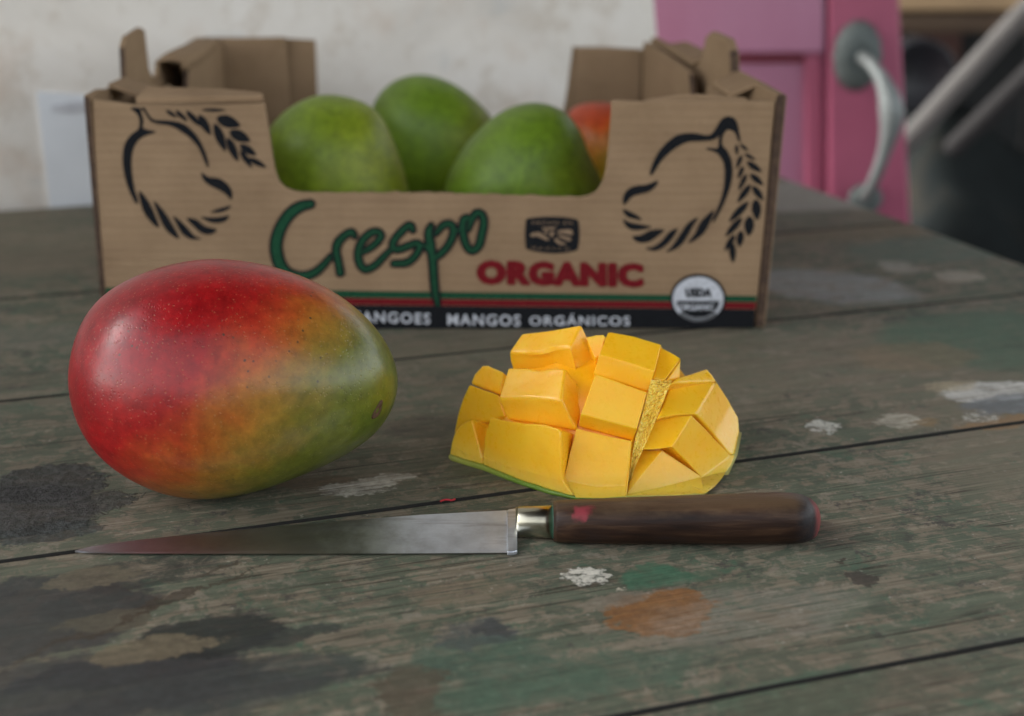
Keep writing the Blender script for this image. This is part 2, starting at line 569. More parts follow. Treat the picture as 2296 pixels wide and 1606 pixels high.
# ------------------------------------------------------------------ ground, wall, door, things behind
def build_setting():
    gm = NT('dark_earth')
    co = gm.objco()
    n = gm.noise(co, 9, 8, 0.7)
    gm.set(Base_Color=gm.ramp(n, [(0.3, (0.022, 0.020, 0.016)), (0.7, (0.075, 0.064, 0.050))]), Roughness=0.9)
    gm.link(gm.bump(n, 0.8, 0.03), gm.b.inputs['Normal'])
    s = 60.0
    g = obj('ground', [(-s, -s, -0.75), (s, -s, -0.75), (s, s, -0.75), (-s, s, -0.75)], [(0, 1, 2, 3)], gm.m, fix=False)
    g['kind'] = 'structure'

    # plaster wall along the back of the bench
    t = NT('old_lime_plaster')
    co = t.objco()
    a = t.noise(co, 7, 6, 0.65, 0.5)
    b = t.noise(co, 28, 6, 0.7)
    c3 = t.noise(t.mapping(co, loc=(4, 2, 9)), 12, 5, 0.6)
    c = t.ramp(a, [(0.28, (0.60, 0.57, 0.53)), (0.5, (0.74, 0.715, 0.675)), (0.72, (0.80, 0.785, 0.76))])
    c = t.mix(t.math('MULTIPLY', t.smooth(b, 0.50, 0.64), 0.50), c, (0.55, 0.49, 0.42))
    c = t.mix(t.math('MULTIPLY', t.smooth(c3, 0.54, 0.68), 0.40), c, (0.60, 0.49, 0.41))
    c = t.mix(t.math('MULTIPLY', t.smooth(t.noise(t.mapping(co, loc=(1, 7, 3)), 17, 5, 0.6), 0.58, 0.7), 0.4), c, (0.52, 0.55, 0.56))
    t.set(Base_Color=t.mix(1.0, c, (1.0, 0.975, 0.935), 'MULTIPLY'), Roughness=0.9, Specular_IOR_Level=0.2)
    t.link(t.bump(t.math('ADD', a, t.math('MULTIPLY', b, 0.5)), 0.6, 0.006), t.b.inputs['Normal'])
    S0 = SEAMS[-1] + 0.006

    def wp(px, py, off=0.0):      # a point of the photograph on the wall face
        d = ray(px, py)
        k = (S0 - off - CAM.dot(GN)) / d.dot(GN)
        return CAM + d * k
    e0 = wp(1472, 0)
    e1 = wp(1484, 130)
    slope = (e1 - e0).dot(GD) / (e1.z - e0.z)
    dr = e0.dot(GD)
    zt = 1.34

    def wpt(d, z):
        p = GD * d + GN * S0
        return (p.x, p.y, z)
    dz = lambda z: dr + slope * (z - e0.z)
    poly = [wpt(-2.4, -0.75), wpt(dz(-0.2), -0.75), wpt(dz(-0.1), -0.1)]
    for k in range(9):
        z = -0.05 + (zt + 0.05) * k / 8
        poly.append(wpt(dz(min(z, 0.25)) + random.uniform(-.002, .002), z))
    poly += [wpt(-2.4, zt)]
    base = GD * (-1.0) + GN * S0
    w = empty('plaster_wall', (base.x, base.y, -0.75), 'old off-white mottled plaster wall standing behind the workbench', 'wall')
    v, f = prism(poly, GN * 0.14)
    bevel(obj('wall_face', v, f, t.m, w), 0.006)
    # pale repainted patch with a dark streak on top
    pm = simple('pale_limewash', (0.74, 0.77, 0.80), 0.85, 0.10, 25)
    q = [wp(82, 205), wp(224, 214), wp(236, 490), wp(112, 468)]
    v, f = prism(q, -GN * 0.0022)
    obj('limewash_patch', v, f, pm, w)
    dm = simple('grey_smear', (0.56, 0.57, 0.60), 0.9, 0.3, 60)
    q = [wp(112, 238, .0024), wp(150, 230, .0024), wp(215, 226, .0024), wp(217, 246, .0024), wp(160, 254, .0024), wp(116, 250, .0024)]
    v, f = prism(q, -GN * 0.001)
    obj('smear', v, f, dm, w)

    # pink door further back
    Y = 1.52
    pink = NT('pink_door_paint')
    co = pink.objco()
    n = pink.noise(pink.mapping(co, scale=(1, 1, .25)), 9, 6, 0.65)
    n2 = pink.noise(co, 30, 5)
    pc = pink.ramp(n, [(0.3, (0.36, 0.135, 0.220)), (0.55, (0.41, 0.180, 0.280)), (0.75, (0.43, 0.21, 0.31))])
    pink.set(Base_Color=pc, Roughness=pink.math('ADD', 0.32, pink.math('MULTIPLY', n2, 0.2)))
    deep = simple('crimson_door_paint', (0.36, 0.085, 0.150), 0.4, 0.25, 12)
    recess_shade = simple('crimson_recess_shade', (0.16, 0.018, 0.035), 0.5, 0.25, 12)  # recess shadow below the rail put into the moulding's colour
    dp = lambda x, y, o=0.0: onY(x, y, Y - o)
    p0 = dp(1800, 500)
    door = empty('pink_door', (p0.x, Y, -0.75), 'pink painted panelled door with a wrought iron pull handle, behind the workbench', 'door')
    rx = lambda y: 2006 + 25.0 * y / 490.0
    lx = 1400

    def slab(name, quad, y0, y1, m):
        poly = [onY(x, y, Y) for x, y in quad]
        poly = [Vector((p.x, y0, p.z)) for p in poly]
        v, f = prism(poly, (0, y1 - y0, 0))
        return bevel(obj(name, v, f, m, door), 0.003)
    TOPY, BOT = -1900, 1780
    slab('door_slab', [(lx, TOPY), (rx(TOPY) - 6, TOPY), (rx(BOT) - 6, BOT), (lx, BOT)], Y, Y + 0.03, pink.m)
    slab('lock_stile', [(1842, TOPY), (rx(TOPY), TOPY), (rx(BOT), BOT), (1856, BOT)], Y - 0.020, Y - 0.0004, deep)
    slab('lock_rail', [(lx, -260), (1841, -260), (1841, 116), (lx, 116)], Y - 0.018, Y - 0.0004, pink.m)
    slab('moulding', [(lx, 117), (1800, 117), (1800, 140), (lx, 140)], Y - 0.008, Y - 0.0004, recess_shade)
    slab('moulding', [(1801, 117), (1841, 117), (1851, 1300), (1811, 1300)], Y - 0.010, Y - 0.0004, deep)
    slab('bottom_rail', [(lx, 1301), (1850, 1301), (1853, BOT), (lx, BOT)], Y - 0.018, Y - 0.0004, pink.m)
    # pull handle: rosette, curved grip, foot
    iron = simple('grey_iron', (0.115, 0.135, 0.13), 0.65, 0.6, 200, 0.35, 0.002)
    Yh = Y - 0.0205
    rc = onY(1922, 125, Yh)
    v, f = [], []
    prof = [(0.0, 0.012), (0.35, 0.0115), (0.5, 0.014), (0.62, 0.009), (0.78, 0.010), (0.92, 0.006), (1.0, 0.0)]
    ns = 40
    for r_, h_ in prof:
        for k in range(ns):
            a_ = 2 * math.pi * k / ns
            wob = 1 + 0.035 * math.cos(a_ * 14) * (r_ > 0.7)
            v.append((rc.x + 0.0235 * max(r_, .02) * wob * math.cos(a_), Yh - h_, rc.z + 0.0335 * max(r_, .02) * wob * math.sin(a_)))
    for i in range(len(prof) - 1):
        for k in range(ns):
            f.append((i * ns + k, i * ns + (k + 1) % ns, (i + 1) * ns + (k + 1) % ns, (i + 1) * ns + k))
    f.append(tuple(range(ns)))
    f.append(tuple((len(prof) - 1) * ns + k for k in range(ns)))
    hd = obj('pull_handle', v, f, iron, door, True)
    gp = [(1925, 125, .012), (1938, 135, .03), (1955, 165, .042), (1968, 205, .048), (1972, 245, .050), (1966, 290, .048), (1955, 340, .043), (1944, 385, .034), (1936, 420, .020), (1934, 440, .004)]
    gp = catmull([(onY(x, y, Yh).x, Yh - o_, onY(x, y, Yh).z) for x, y, o_ in gp], 4, False)
    nr = len(gp)
    rad = [0.0055 + 0.0060 * math.exp(-((i / nr - 0.40) / 0.16) ** 2) for i in range(nr)]
    v, f = tube(gp, rad)
    obj('grip', v, f, simple('worn_bright_iron', (0.20, 0.22, 0.215), 0.55, 0.4, 90, 0.3), hd, True)
    rc = onY(1940, 447, Yh)
    v, f = [], []
    for r_, h_ in prof:
        for k in range(24):
            a_ = 2 * math.pi * k / 24
            v.append((rc.x + 0.017 * max(r_, .02) * math.cos(a_), Yh - h_ * .6, rc.z + 0.016 * max(r_, .02) * math.sin(a_)))
    for i in range(len(prof) - 1):
        for k in range(24):
            f.append((i * 24 + k, i * 24 + (k + 1) % 24, (i + 1) * 24 + (k + 1) % 24, (i + 1) * 24 + k))
    f.append(tuple(range(24)))
    f.append(tuple((len(prof) - 1) * 24 + k for k in range(24)))
    obj('handle_foot', v, f, iron, hd, True)

    # the lean-to roof that shades the bench and the yard corner (above the frame)
    RX0, RX1, RY0, RY1, RZ = -0.95, 3.0, -0.35, 3.0, 1.36
    rm = simple('dark_roof_boards', (0.050, 0.040, 0.032), 0.9, 0.3, 12)
    roof = bpy.data.objects.new('porch_roof', None)
    C.objects.link(roof)
    roof.location = (1.0, 1.3, RZ)
    roof['kind'] = 'structure'
    nb = 20
    for k in range(nb):
        y0 = RY0 + (RY1 - RY0) * k / nb
        v, f = boxv((RX0, y0 + .001, RZ), (RX1, RY0 + (RY1 - RY0) * (k + 1) / nb - .001, RZ + 0.025))
        obj('roof_board', v, f, rm, roof)
    for x in (-0.85, -0.1, 0.65, 1.4, 2.15, 2.9):
        v, f = boxv((x, RY0 + .02, RZ - 0.012), (x + .05, RY1 - .02, RZ - .0005))
        obj('rafter', v, f, rm, roof)

    # low dark block added behind the camera to cut low sky light
    bw = obj('sky_blocker', *boxv((-1.6, -1.42, -0.75), (3.0, -1.30, 0.32)), simple('dark_blocker', (0.045, 0.042, 0.036), 0.95, 0.4, 9, 0, 0.01), None, loc=(0.7, -1.36, -0.75))
    bevel(bw, 0.02)
    bw['kind'] = 'structure'

    # dark yard corner to the right: boards, beams, poles, drum, tarpaulin
    boards = empty('board_fence', (1.2, 2.75, -0.75), 'dark weathered vertical board fence in the shade behind the leaning poles', 'fence')
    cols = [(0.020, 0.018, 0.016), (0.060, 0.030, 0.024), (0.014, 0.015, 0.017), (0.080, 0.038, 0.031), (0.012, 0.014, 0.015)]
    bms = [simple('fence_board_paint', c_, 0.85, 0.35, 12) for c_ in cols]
    x = 0.30
    i = 0
    while x < 2.6:
        wd = random.uniform(0.10, 0.15)
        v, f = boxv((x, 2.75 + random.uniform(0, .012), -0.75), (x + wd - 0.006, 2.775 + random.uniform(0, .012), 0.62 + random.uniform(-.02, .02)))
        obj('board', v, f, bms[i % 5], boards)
        x += wd
        i += 1
    for z in (-0.5, 0.35):
        v, f = boxv((0.30, 2.79, z), (2.6, 2.83, z + 0.08))
        obj('rail', v, f, bms[0], boards)

    def beam(y0, y1, Yb, col, label, depth):
        a_, b_ = onY(1900, y0, Yb), onY(1900, y1, Yb)
        bb = tag(obj('timber_beam', *boxv((0.38, Yb, b_.z), (2.3, Yb + depth, a_.z)), simple('beam_wood', col, 0.8, 0.25, 20), None, loc=(1.3, Yb, b_.z)), label, 'beam')
        bevel(bb, 0.006)
        return a_.z, b_.z
    beam(-60, 26, 2.30, (0.44, 0.31, 0.175), 'pale tan timber beam running along the top of the dark yard', 0.08)
    zt2, zb2 = beam(30, 76, 2.31, (0.105, 0.070, 0.044), 'dark brown timber beam just below the pale tan one', 0.07)
    for px_ in (0.42, 2.18):
        pst = tag(obj('beam_post', *boxv((px_, 2.315, -0.75), (px_ + 0.08, 2.375, zb2 - 0.0006)), simple('post_wood', (0.09, 0.065, 0.045), 0.8, 0.3, 20), None, loc=(px_ + .04, 2.34, -0.75)),
                  'upright post carrying the timber beams ' + ('behind the pink door' if px_ < 1 else 'at their far end'), 'post')

    def pole(pa, pb, Yp, r, col, label):
        a_ = onY(*pa, Yp)
        b_ = onY(*pb, Yp)
        d_ = (b_ - a_).normalized()
        lo = a_ - d_ * ((a_.z + 0.745) / d_.z)
        top = a_ + d_ * ((0.62 - a_.z) / d_.z)
        path = []
        n_ = 14
        for k in range(n_ + 1):
            p = lo.lerp(top, k / n_)
            path.append(p + Vector((mnoise.noise(Vector((k * .7, r * 99, 0))), 0, mnoise.noise(Vector((k * .7, r * 99, 5))))) * 0.006)
        v, f = tube(path, [r * (1.06 - 0.18 * k / n_) for k in range(n_ + 1)], 12)
        tag(obj('wooden_pole', v, f, simple('pole_wood', col, 0.75, 0.3, 30), None, True, loc=lo), label, 'pole', 'poles leaning in the yard')
    pole((2005, 352), (2256, 84), 2.02, 0.0150, (0.10, 0.094, 0.088), 'pale grey bare wooden pole leaning behind the pink door')
    pole((2120, 350), (2366, 120), 2.14, 0.015, (0.014, 0.012, 0.012), 'grey brown wooden pole leaning beside the pale one')

    # black drum
    dc = onY(2062, 172, 2.2)
    dmat = simple('black_plastic', (0.010, 0.011, 0.015), 0.45, 0.3, 40)
    v, f = [], []
    prof = [(0.0, 0.0), (0.040, 0.0), (0.045, -0.006), (0.050, -0.006), (0.053, 0.0), (0.053, 0.03), (0.050, 0.034), (0.050, 0.17), (0.045, 0.18), (0.0, 0.18)]
    ns = 32
    for r_, y_ in prof:
        for k in range(ns):
            a_ = 2 * math.pi * k / ns
            v.append((dc.x + max(r_, .0005) * math.cos(a_), dc.y + y_, dc.z + max(r_, .0005) * math.sin(a_)))
    for i in range(len(prof) - 1):
        for k in range(ns):
            f.append((i * ns + k, i * ns + (k + 1) % ns, (i + 1) * ns + (k + 1) % ns, (i + 1) * ns + k))
    tag(obj('drum', v, f, dmat, None, True, loc=(dc.x, dc.y + .09, dc.z - .053)), 'small black round drum lying on the dark tarpaulin beside the pink door', 'drum')

    # tarpaulin heap
    tm = NT('dark_tarpaulin')
    co = tm.objco()
    n = tm.noise(co, 5, 6, 0.65)
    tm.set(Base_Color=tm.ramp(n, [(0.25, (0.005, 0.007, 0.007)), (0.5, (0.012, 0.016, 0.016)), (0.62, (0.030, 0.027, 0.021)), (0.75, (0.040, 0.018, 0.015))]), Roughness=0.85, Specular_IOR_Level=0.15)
    v, f = [], []
    nx, ny = 60, 40
    x0, x1, y0, y1 = 0.40, 2.2, 1.95, 2.55
    ztop = dc.z - 0.054
    for j in range(ny + 1):
        for i in range(nx + 1):
            x = x0 + (x1 - x0) * i / nx
            y = y0 + (y1 - y0) * j / ny
            ex = min(1, min(i, nx - i) / 6)
            ey = min(1, min(j, ny - j) / 7)
            h = (ztop + 0.75) * math.sqrt(ex * ey)
            if ex * ey > 0:
                r_ = max(0.0, math.hypot(x - dc.x, (y - dc.y - .09) * .8) - 0.10)
                h += (0.10 * mnoise.noise(Vector((x * 4, y * 4, 1))) + 0.04 * mnoise.noise(Vector((x * 11, y * 11, 3))) - 0.12) * min(1, r_ / 0.12) * math.sqrt(ex * ey)
            v.append((x, y, -0.75 + max(h, 0.0)))
    for j in range(ny):
        for i in range(nx):
            k = j * (nx + 1) + i
            f.append((k, k + 1, k + nx + 2, k + nx + 1))
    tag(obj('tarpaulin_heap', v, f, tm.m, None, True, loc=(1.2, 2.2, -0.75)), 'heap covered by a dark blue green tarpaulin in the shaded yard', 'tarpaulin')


# ------------------------------------------------------------------ the mango crate
YF = 0.7645
XL, XR = -0.2005, 0.1310
YB = 1.055
ZT = 0.1164
CB = 0.0035      # card thickness


def card_material(name, ribs='Z', dark=1.0):
    t = NT(name)
    co = t.objco()
    n = t.noise(co, 30, 6, 0.65)
    n2 = t.noise(t.mapping(co, scale=(20, 20, 300)), 1.0, 4, 0.6)
    n3 = t.noise(co, 500, 3, 0.6)
    c = t.ramp(n, [(0.3, (0.222 * dark, 0.155 * dark, 0.091 * dark)), (0.7, (0.286 * dark, 0.205 * dark, 0.123 * dark))])
    c = t.mix(t.math('MULTIPLY', t.smooth(n2, 0.5, 0.7), 0.25), c, (0.19 * dark, 0.125 * dark, 0.078 * dark))
    c = t.mix(t.math('MULTIPLY', t.smooth(n3, 0.62, 0.75), 0.3), c, (0.15 * dark, 0.10 * dark, 0.065 * dark))
    t.set(Base_Color=t.mix(1.0, c, (1.10, 1.045, 1.04), 'MULTIPLY'), Roughness=0.8, Specular_IOR_Level=0.12)
    sep = t.n.new('ShaderNodeSeparateXYZ')
    t.link(co, sep.inputs[0])
    ax = sep.outputs[{'X': 0, 'Y': 1, 'Z': 2}[ribs]]
    rib = t.math('SINE', t.math('MULTIPLY', t.math('ADD', ax, t.math('MULTIPLY', n, 0.002)), 2 * math.pi / 0.0042))
    h = t.math('ADD', t.math('MULTIPLY', rib, 0.22), t.math('ADD', t.math('MULTIPLY', n2, 0.8), t.math('MULTIPLY', t.noise(co, 22, 5), 6.0)))
    t.link(t.bump(h, 0.45, 0.0006), t.b.inputs['Normal'])
    return t.m


def edge_material():
    t = NT('corrugated_card_edge')
    co = t.objco()
    n = t.noise(co, 220, 4, 0.7)
    t.set(Base_Color=t.ramp(n, [(0.3, (0.028, 0.015, 0.009)), (0.55, (0.068, 0.038, 0.022)), (0.75, (0.125, 0.078, 0.047))]), Roughness=0.85)
    t.link(t.bump(n, 0.8, 0.001), t.b.inputs['Normal'])
    return t.m


def build_crate():
    crate = empty('mango_crate', ((XL + XR) / 2, (YF + YB) / 2, 0.0), 'brown corrugated cardboard mango crate with printed front, holding four mangoes', 'crate')
    card = card_material('brown_cardboard')
    card2 = card_material('brown_cardboard_inside', 'X', 0.95)
    edge = edge_material()
    F = lambda p, m=idz, o=0.0: onY(*m(p), YF - o)

    # ---- front panel with its hand-hold cut-out
    out = [F((243, 738)), F((236, 640)), F((220, 430)), F((208, 224)), F((250, 229)), F((300, 236)), F((400, 238)), F((500, 236)), F((589, 232))]
    cut = [(75, 215), (92, 320), (110, 430), (128, 560), (146, 650), (166, 700), (200, 735), (250, 755), (300, 766), (420, 768)]
    out += [F(p, zG) for p in cut]
    for k in range(1, 60):
        x = 420 + (1960 - 420) * k / 60
        y = 768 + 26 * max(0, (x - 1100) / 860) + mnoise.noise(Vector((k * 1.3, 0, 0))) * 9 + mnoise.noise(Vector((k * .31, 7, 0))) * 8
        out.append(F((x, y), zG))
    out += [F(p, zG) for p in [(1990, 795), (2050, 785), (2095, 762), (2120, 730), (2140, 690), (2158, 610), (2172, 480), (2182, 340), (2190, 205)]]
    out += [F((1400, 226)), F((1440, 229)), F((1480, 226)), F((1540, 227)), F((1620, 226)), F((1700, 228)), F((1738, 228)), F((1728, 330)), F((1716, 480)), F((1701, 640)), F((1691, 735))]
    for p in out:
        if p.z < 0.004:
            p.z = 0.0030
    v, f = prism(out, (0, CB, 0))
    fp = obj('front_panel', v, f, card, crate)
    fp['label'] = 'printed front panel with a wide hand-hold cut-out'
    bevel(fp, 0.0006, 1)

    # ---- print
    def ink(nm, col):
        m = simple(nm, col, 0.85, 0.45, 420, 0, 0.0001)
        m.node_tree.nodes['Principled BSDF'].inputs['Specular IOR Level'].default_value = 0.12
        return m
    black, green, red, white = ink('black_ink', (0.010, 0.011, 0.013)), ink('green_ink', (0.012, 0.062, 0.030)), ink('red_ink', (0.150, 0.009, 0.013)), ink('white_ink', (0.52, 0.54, 0.58))
    kraft = ink('bare_card_print', (0.245, 0.168, 0.108))
    greyink = ink('grey_ink', (0.13, 0.135, 0.14))

    def flat(name, polys, mat, lift, parent=fp):
        """polys: lists of panel pixels; one flat printed shape set"""
        v, f = [], []
        for pl in polys:
            b0 = len(v)
            v += [onY(x, y, YF - lift) for x, y in pl]
            f.append(tuple(range(b0, b0 + len(pl))))
        return obj(name, v, f, mat, parent, fix=False)

    def leaf(a, b, w):
        ax, ay = a
        bx, by = b
        L = math.hypot(bx - ax, by - ay)
        nx, ny = -(by - ay) / L, (bx - ax) / L
        up, dn = [], []
        for k in range(11):
            s = k / 10
            h = w / 2 * math.sin(math.pi * s ** 0.85) ** 0.75 if 0 < s < 1 else 0
            x, y = ax + (bx - ax) * s, ay + (by - ay) * s
            up.append((x + nx * h, y + ny * h))
            dn.append((x - nx * h, y - ny * h))
        return up + dn[-2:0:-1]

    def stroke(pts, ws, grow=0.0, sub=6):
        q = catmull([(p[0], p[1], w) for p, w in zip(pts, ws)], sub, False)
        l, r = [], []
        n = len(q)
        for i in range(n):
            a, b = q[max(i - 1, 0)], q[min(i + 1, n - 1)]
            L = math.hypot(b[0] - a[0], b[1] - a[1]) or 1
            nx, ny = -(b[1] - a[1]) / L, (b[0] - a[0]) / L
            h = q[i][2] / 2 + grow
            l.append((q[i][0] + nx * h, q[i][1] + ny * h))
            r.append((q[i][0] - nx * h, q[i][1] - ny * h))
        quads = [[l[i], l[i + 1], r[i + 1], r[i]] for i in range(n - 1)]
        for (x, y, w) in (q[0], q[-1]):
            h = w / 2 + grow
            quads.append([(x + h * math.cos(2 * math.pi * k / 16), y + h * math.sin(2 * math.pi * k / 16)) for k in range(16)])
        return quads

    mp = lambda m, pls: [[m(p) for p in pl] for pl in pls]
    sm = lambda pl: catmull(pl, 3)
    # left emblem
    body = [[(832, 690), (880, 735), (890, 790), (880, 825), (830, 865), (795, 920), (782, 1000), (788, 1090), (810, 1180), (845, 1265), (875, 1305), (878, 1270), (860, 1215), (843, 1120), (838, 1030), (848, 960), (875, 905), (920, 870), (998, 842), (950, 830), (912, 815), (915, 770), (900, 720), (893, 690)],
            [(922, 690), (950, 735), (985, 765), (1080, 770), (1170, 790), (1250, 860), (1300, 950), (1330, 1040), (1325, 1070), (1300, 1020), (1270, 950), (1230, 900), (1170, 850), (1090, 805), (1000, 790), (955, 770), (928, 725), (900, 690)],
            [(1285, 1100), (1330, 1130), (1400, 1140), (1450, 1175), (1480, 1225), (1475, 1275), (1440, 1240), (1390, 1210), (1330, 1180), (1295, 1145)],
            [(885, 1220), (925, 1255), (970, 1330), (1015, 1450), (965, 1420), (910, 1340)],
            [(980, 1285), (1030, 1330), (1080, 1400), (1145, 1522), (1080, 1490), (1030, 1420)],
            [(1105, 1380), (1150, 1410), (1200, 1460), (1240, 1505), (1285, 1525), (1220, 1528), (1165, 1495), (1130, 1440)],
            [(1190, 1395), (1250, 1400), (1310, 1445), (1385, 1465), (1340, 1497), (1280, 1485), (1235, 1445)],
            [(1280, 1385), (1350, 1388), (1400, 1385), (1462, 1375), (1440, 1410), (1390, 1425), (1330, 1415)],
            [(1340, 1355), (1400, 1330), (1475, 1312), (1450, 1340), (1400, 1357)]]
    flat('mango_emblem', mp(zL, [sm(b) for b in body]), black, 0.0003)
    lv = [((1285, 702), (1445, 704), 22), ((1380, 752), (1535, 805), 78), ((1462, 838), (1598, 902), 72), ((1528, 925), (1637, 992), 50), ((1582, 1008), (1702, 1070), 38),
          ((1058, 704), (1132, 752), 26), ((1118, 704), (1198, 778), 30), ((1186, 706), (1282, 808), 38), ((1268, 732), (1345, 864), 52), ((1368, 786), (1440, 970), 58), ((1450, 876), (1520, 1034), 52), ((1530, 958), (1610, 1074), 38)]
    flat('leaf_sprig', mp(zL, [leaf(*l) for l in lv]), black, 0.0003)
    # right emblem
    body = [[(735, 1205), (755, 1130), (800, 1040), (860, 970), (930, 915), (1010, 893), (1090, 893), (1160, 908), (1200, 903), (1235, 865), (1270, 805), (1305, 772), (1345, 764), (1385, 780), (1408, 825), (1420, 890), (1432, 960), (1410, 945), (1388, 890), (1350, 868), (1310, 875), (1275, 905), (1240, 935), (1190, 950), (1110, 955), (1030, 960), (960, 990), (890, 1040), (820, 1110), (760, 1205)],
            [(1330, 860), (1300, 900), (1290, 940), (1292, 985), (1330, 1030), (1360, 1100), (1370, 1190), (1355, 1290), (1320, 1390), (1280, 1480), (1235, 1560), (1215, 1580), (1225, 1530), (1265, 1440), (1295, 1340), (1308, 1240), (1305, 1140), (1280, 1080), (1240, 1040), (1160, 1010), (1200, 1005), (1250, 1008), (1262, 980), (1265, 930), (1285, 880)],
            [(797, 1255), (780, 1300), (730, 1340), (660, 1360), (600, 1380), (545, 1440), (530, 1425), (535, 1370), (570, 1320), (630, 1295), (710, 1285)]]
    feath = [[(1130, 175), (1170, 185), (1230, 215), (1268, 250), (1220, 245), (1160, 225)],
             [(1132, 245), (1180, 265), (1260, 280), (1335, 297), (1280, 315), (1210, 322), (1160, 300)],
             [(1200, 365), (1260, 355), (1330, 320), (1425, 318), (1380, 360), (1320, 400), (1260, 410), (1220, 395)],
             [(1290, 445), (1350, 435), (1410, 390), (1460, 330), (1518, 310), (1480, 380), (1420, 440), (1350, 467)],
             [(1435, 475), (1480, 430), (1540, 340), (1590, 270), (1660, 232), (1620, 300), (1570, 390), (1510, 450)],
             [(1590, 410), (1640, 340), (1680, 260), (1770, 180), (1750, 250), (1710, 330), (1650, 385)]]
    flat('mango_emblem', mp(zR, [sm(b) for b in body]) + mp(z4, [sm(b) for b in feath]), black, 0.0003)
    lv = [((495, 415), (580, 485), 34), ((540, 508), (648, 570), 36), ((560, 585), (708, 685), 62), ((592, 700), (722, 812), 62), ((618, 815), (722, 960), 66), ((648, 940), (662, 1148), 92), ((590, 1102), (580, 1300), 96), ((510, 1242), (488, 1405), 70),
          ((462, 418), (470, 528), 34), ((515, 520), (462, 655), 42), ((530, 625), (478, 750), 42), ((562, 700), (482, 862), 48), ((602, 800), (470, 980), 62), ((582, 965), (388, 1165), 70), ((518, 1118), (355, 1305), 66), ((448, 1282), (350, 1440), 56), ((420, 1350), (432, 1556), 66)]
    flat('leaf_sprig', mp(zRL, [leaf(*l) for l in lv]), black, 0.0003)
    # bottom bands
    bnd = lambda l, r: [l, r]
    eL = lambda y: 243 - (738 - y) * 0.078
    eR = lambda y: 1691 + (735 - y) * 0.094
    gl, gr, rl, rr, kl, kr, bl, br = 645, 667, 663, 683, 677, 695, 738, 735
    pxT = 1690
    flat('green_band', [[(eL(gl) + 1, gl), (eR(gr - 3) - 1, gr - 3), (eR(rr - 5) - 1, rr - 5), (eL(rl) + 1, rl - 1)]], green, 0.0003)
    flat('red_band', [[(eL(rl) + 1, rl), (eR(rr - 4) - 1, rr - 4), (eR(kr - 2) - 1, kr - 2), (eL(kl) + 1, kl)]], red, 0.0003)
    flat('black_band', [[(eL(kl) + 1, kl + 1), (eR(kr) - 1, kr - 1), (eR(br) - 1, br), (eL(bl) + 1, bl + 2)]], black, 0.0003)

    # hand-drawn name
    S = [([(395, 105), (300, 130), (215, 185), (140, 280), (90, 390), (70, 500), (85, 610), (125, 700), (200, 760), (320, 785), (430, 755), (520, 680), (585, 600)], [62, 78, 84, 86, 90, 92, 92, 88, 66, 62, 58, 46, 34]),
         ([(660, 450), (640, 500), (640, 570), (660, 660), (676, 755)], [44, 50, 56, 52, 54]),
         ([(632, 560), (665, 460), (730, 395), (790, 372), (812, 412)], [44, 54, 52, 46, 30]),
         ([(888, 560), (960, 520), (1030, 460), (1062, 400), (1020, 365), (955, 385), (885, 455), (848, 550), (852, 640), (885, 705), (935, 720), (1010, 680), (1080, 610), (1150, 540)], [30, 44, 46, 46, 48, 50, 52, 54, 54, 52, 50, 46, 42, 34]),
         ([(1362, 355), (1340, 308), (1290, 330), (1205, 420), (1170, 490), (1210, 535), (1310, 505), (1400, 475), (1425, 515), (1385, 595), (1300, 660), (1182, 668)], [34, 48, 50, 50, 50, 50, 50, 48, 50, 48, 50, 44]),
         ([(1432, 500), (1490, 500), (1500, 540)], [30, 34, 30]),
         ([(1535, 305), (1512, 380), (1530, 500), (1550, 640), (1560, 800), (1575, 950), (1600, 1065)], [34, 62, 66, 62, 58, 54, 30]),
         ([(1580, 385), (1650, 305), (1725, 300), (1745, 380), (1700, 490), (1630, 570), (1565, 615)], [34, 46, 52, 52, 50, 48, 40]),
         ([(1748, 360), (1800, 350)], [26, 26]),
         ([(1905, 240), (1850, 245), (1832, 330), (1850, 450), (1885, 525), (1930, 545), (1985, 495), (2010, 400), (2032, 285), (2012, 205), (1962, 192), (1915, 260), (1888, 345)], [40, 52, 54, 52, 50, 50, 54, 56, 54, 50, 48, 46, 28])]
    outl, core = [], []
    for pts, ws in S:
        outl += stroke(pts, ws, 19)
        core += stroke(pts, ws, -5)
    for nm, pl, mt, lf in (('name_outline', outl, black, 0.00045), ('name_lettering', core, green, 0.0006)):
        # overlapping quads are stepped apart so that none share a plane
        v, f = [], []
        for k, q in enumerate(pl):
            b0 = len(v)
            v += [onY(*zC(p), YF - lf - (k % 40) * 0.0000025) for p in q]
            f.append(tuple(range(b0, b0 + len(q))))
        obj(nm, v, f, mt, fp, fix=False)

    # set words
    def word(name, body_, x0, x1, ybase0, ybase1, ycap0, mat, lift, m=idz, off=0.0, space=1.0, fat=(0, 0)):
        cu = bpy.data.curves.new(name, 'FONT')
        cu.body = body_
        cu.space_character = space
        cu.offset = off
        cu.resolution_u = 3
        to = bpy.data.objects.new(name + '_src', cu)
        C.objects.link(to)
        dg = bpy.context.evaluated_depsgraph_get()
        me = bpy.data.meshes.new_from_object(to.evaluated_get(dg))
        bpy.data.objects.remove(to)
        xs = [v.co.x for v in me.vertices]
        xa, xb = min(xs), max(xs)
        cap = 0.70 + off
        vs, fs = [], []
        copies = [(0, 0)] if fat == (0, 0) else [(0, 0), (1, 0), (-1, 0), (0, 1), (0, -1), (.7, .7), (-.7, .7), (.7, -.7), (-.7, -.7)]
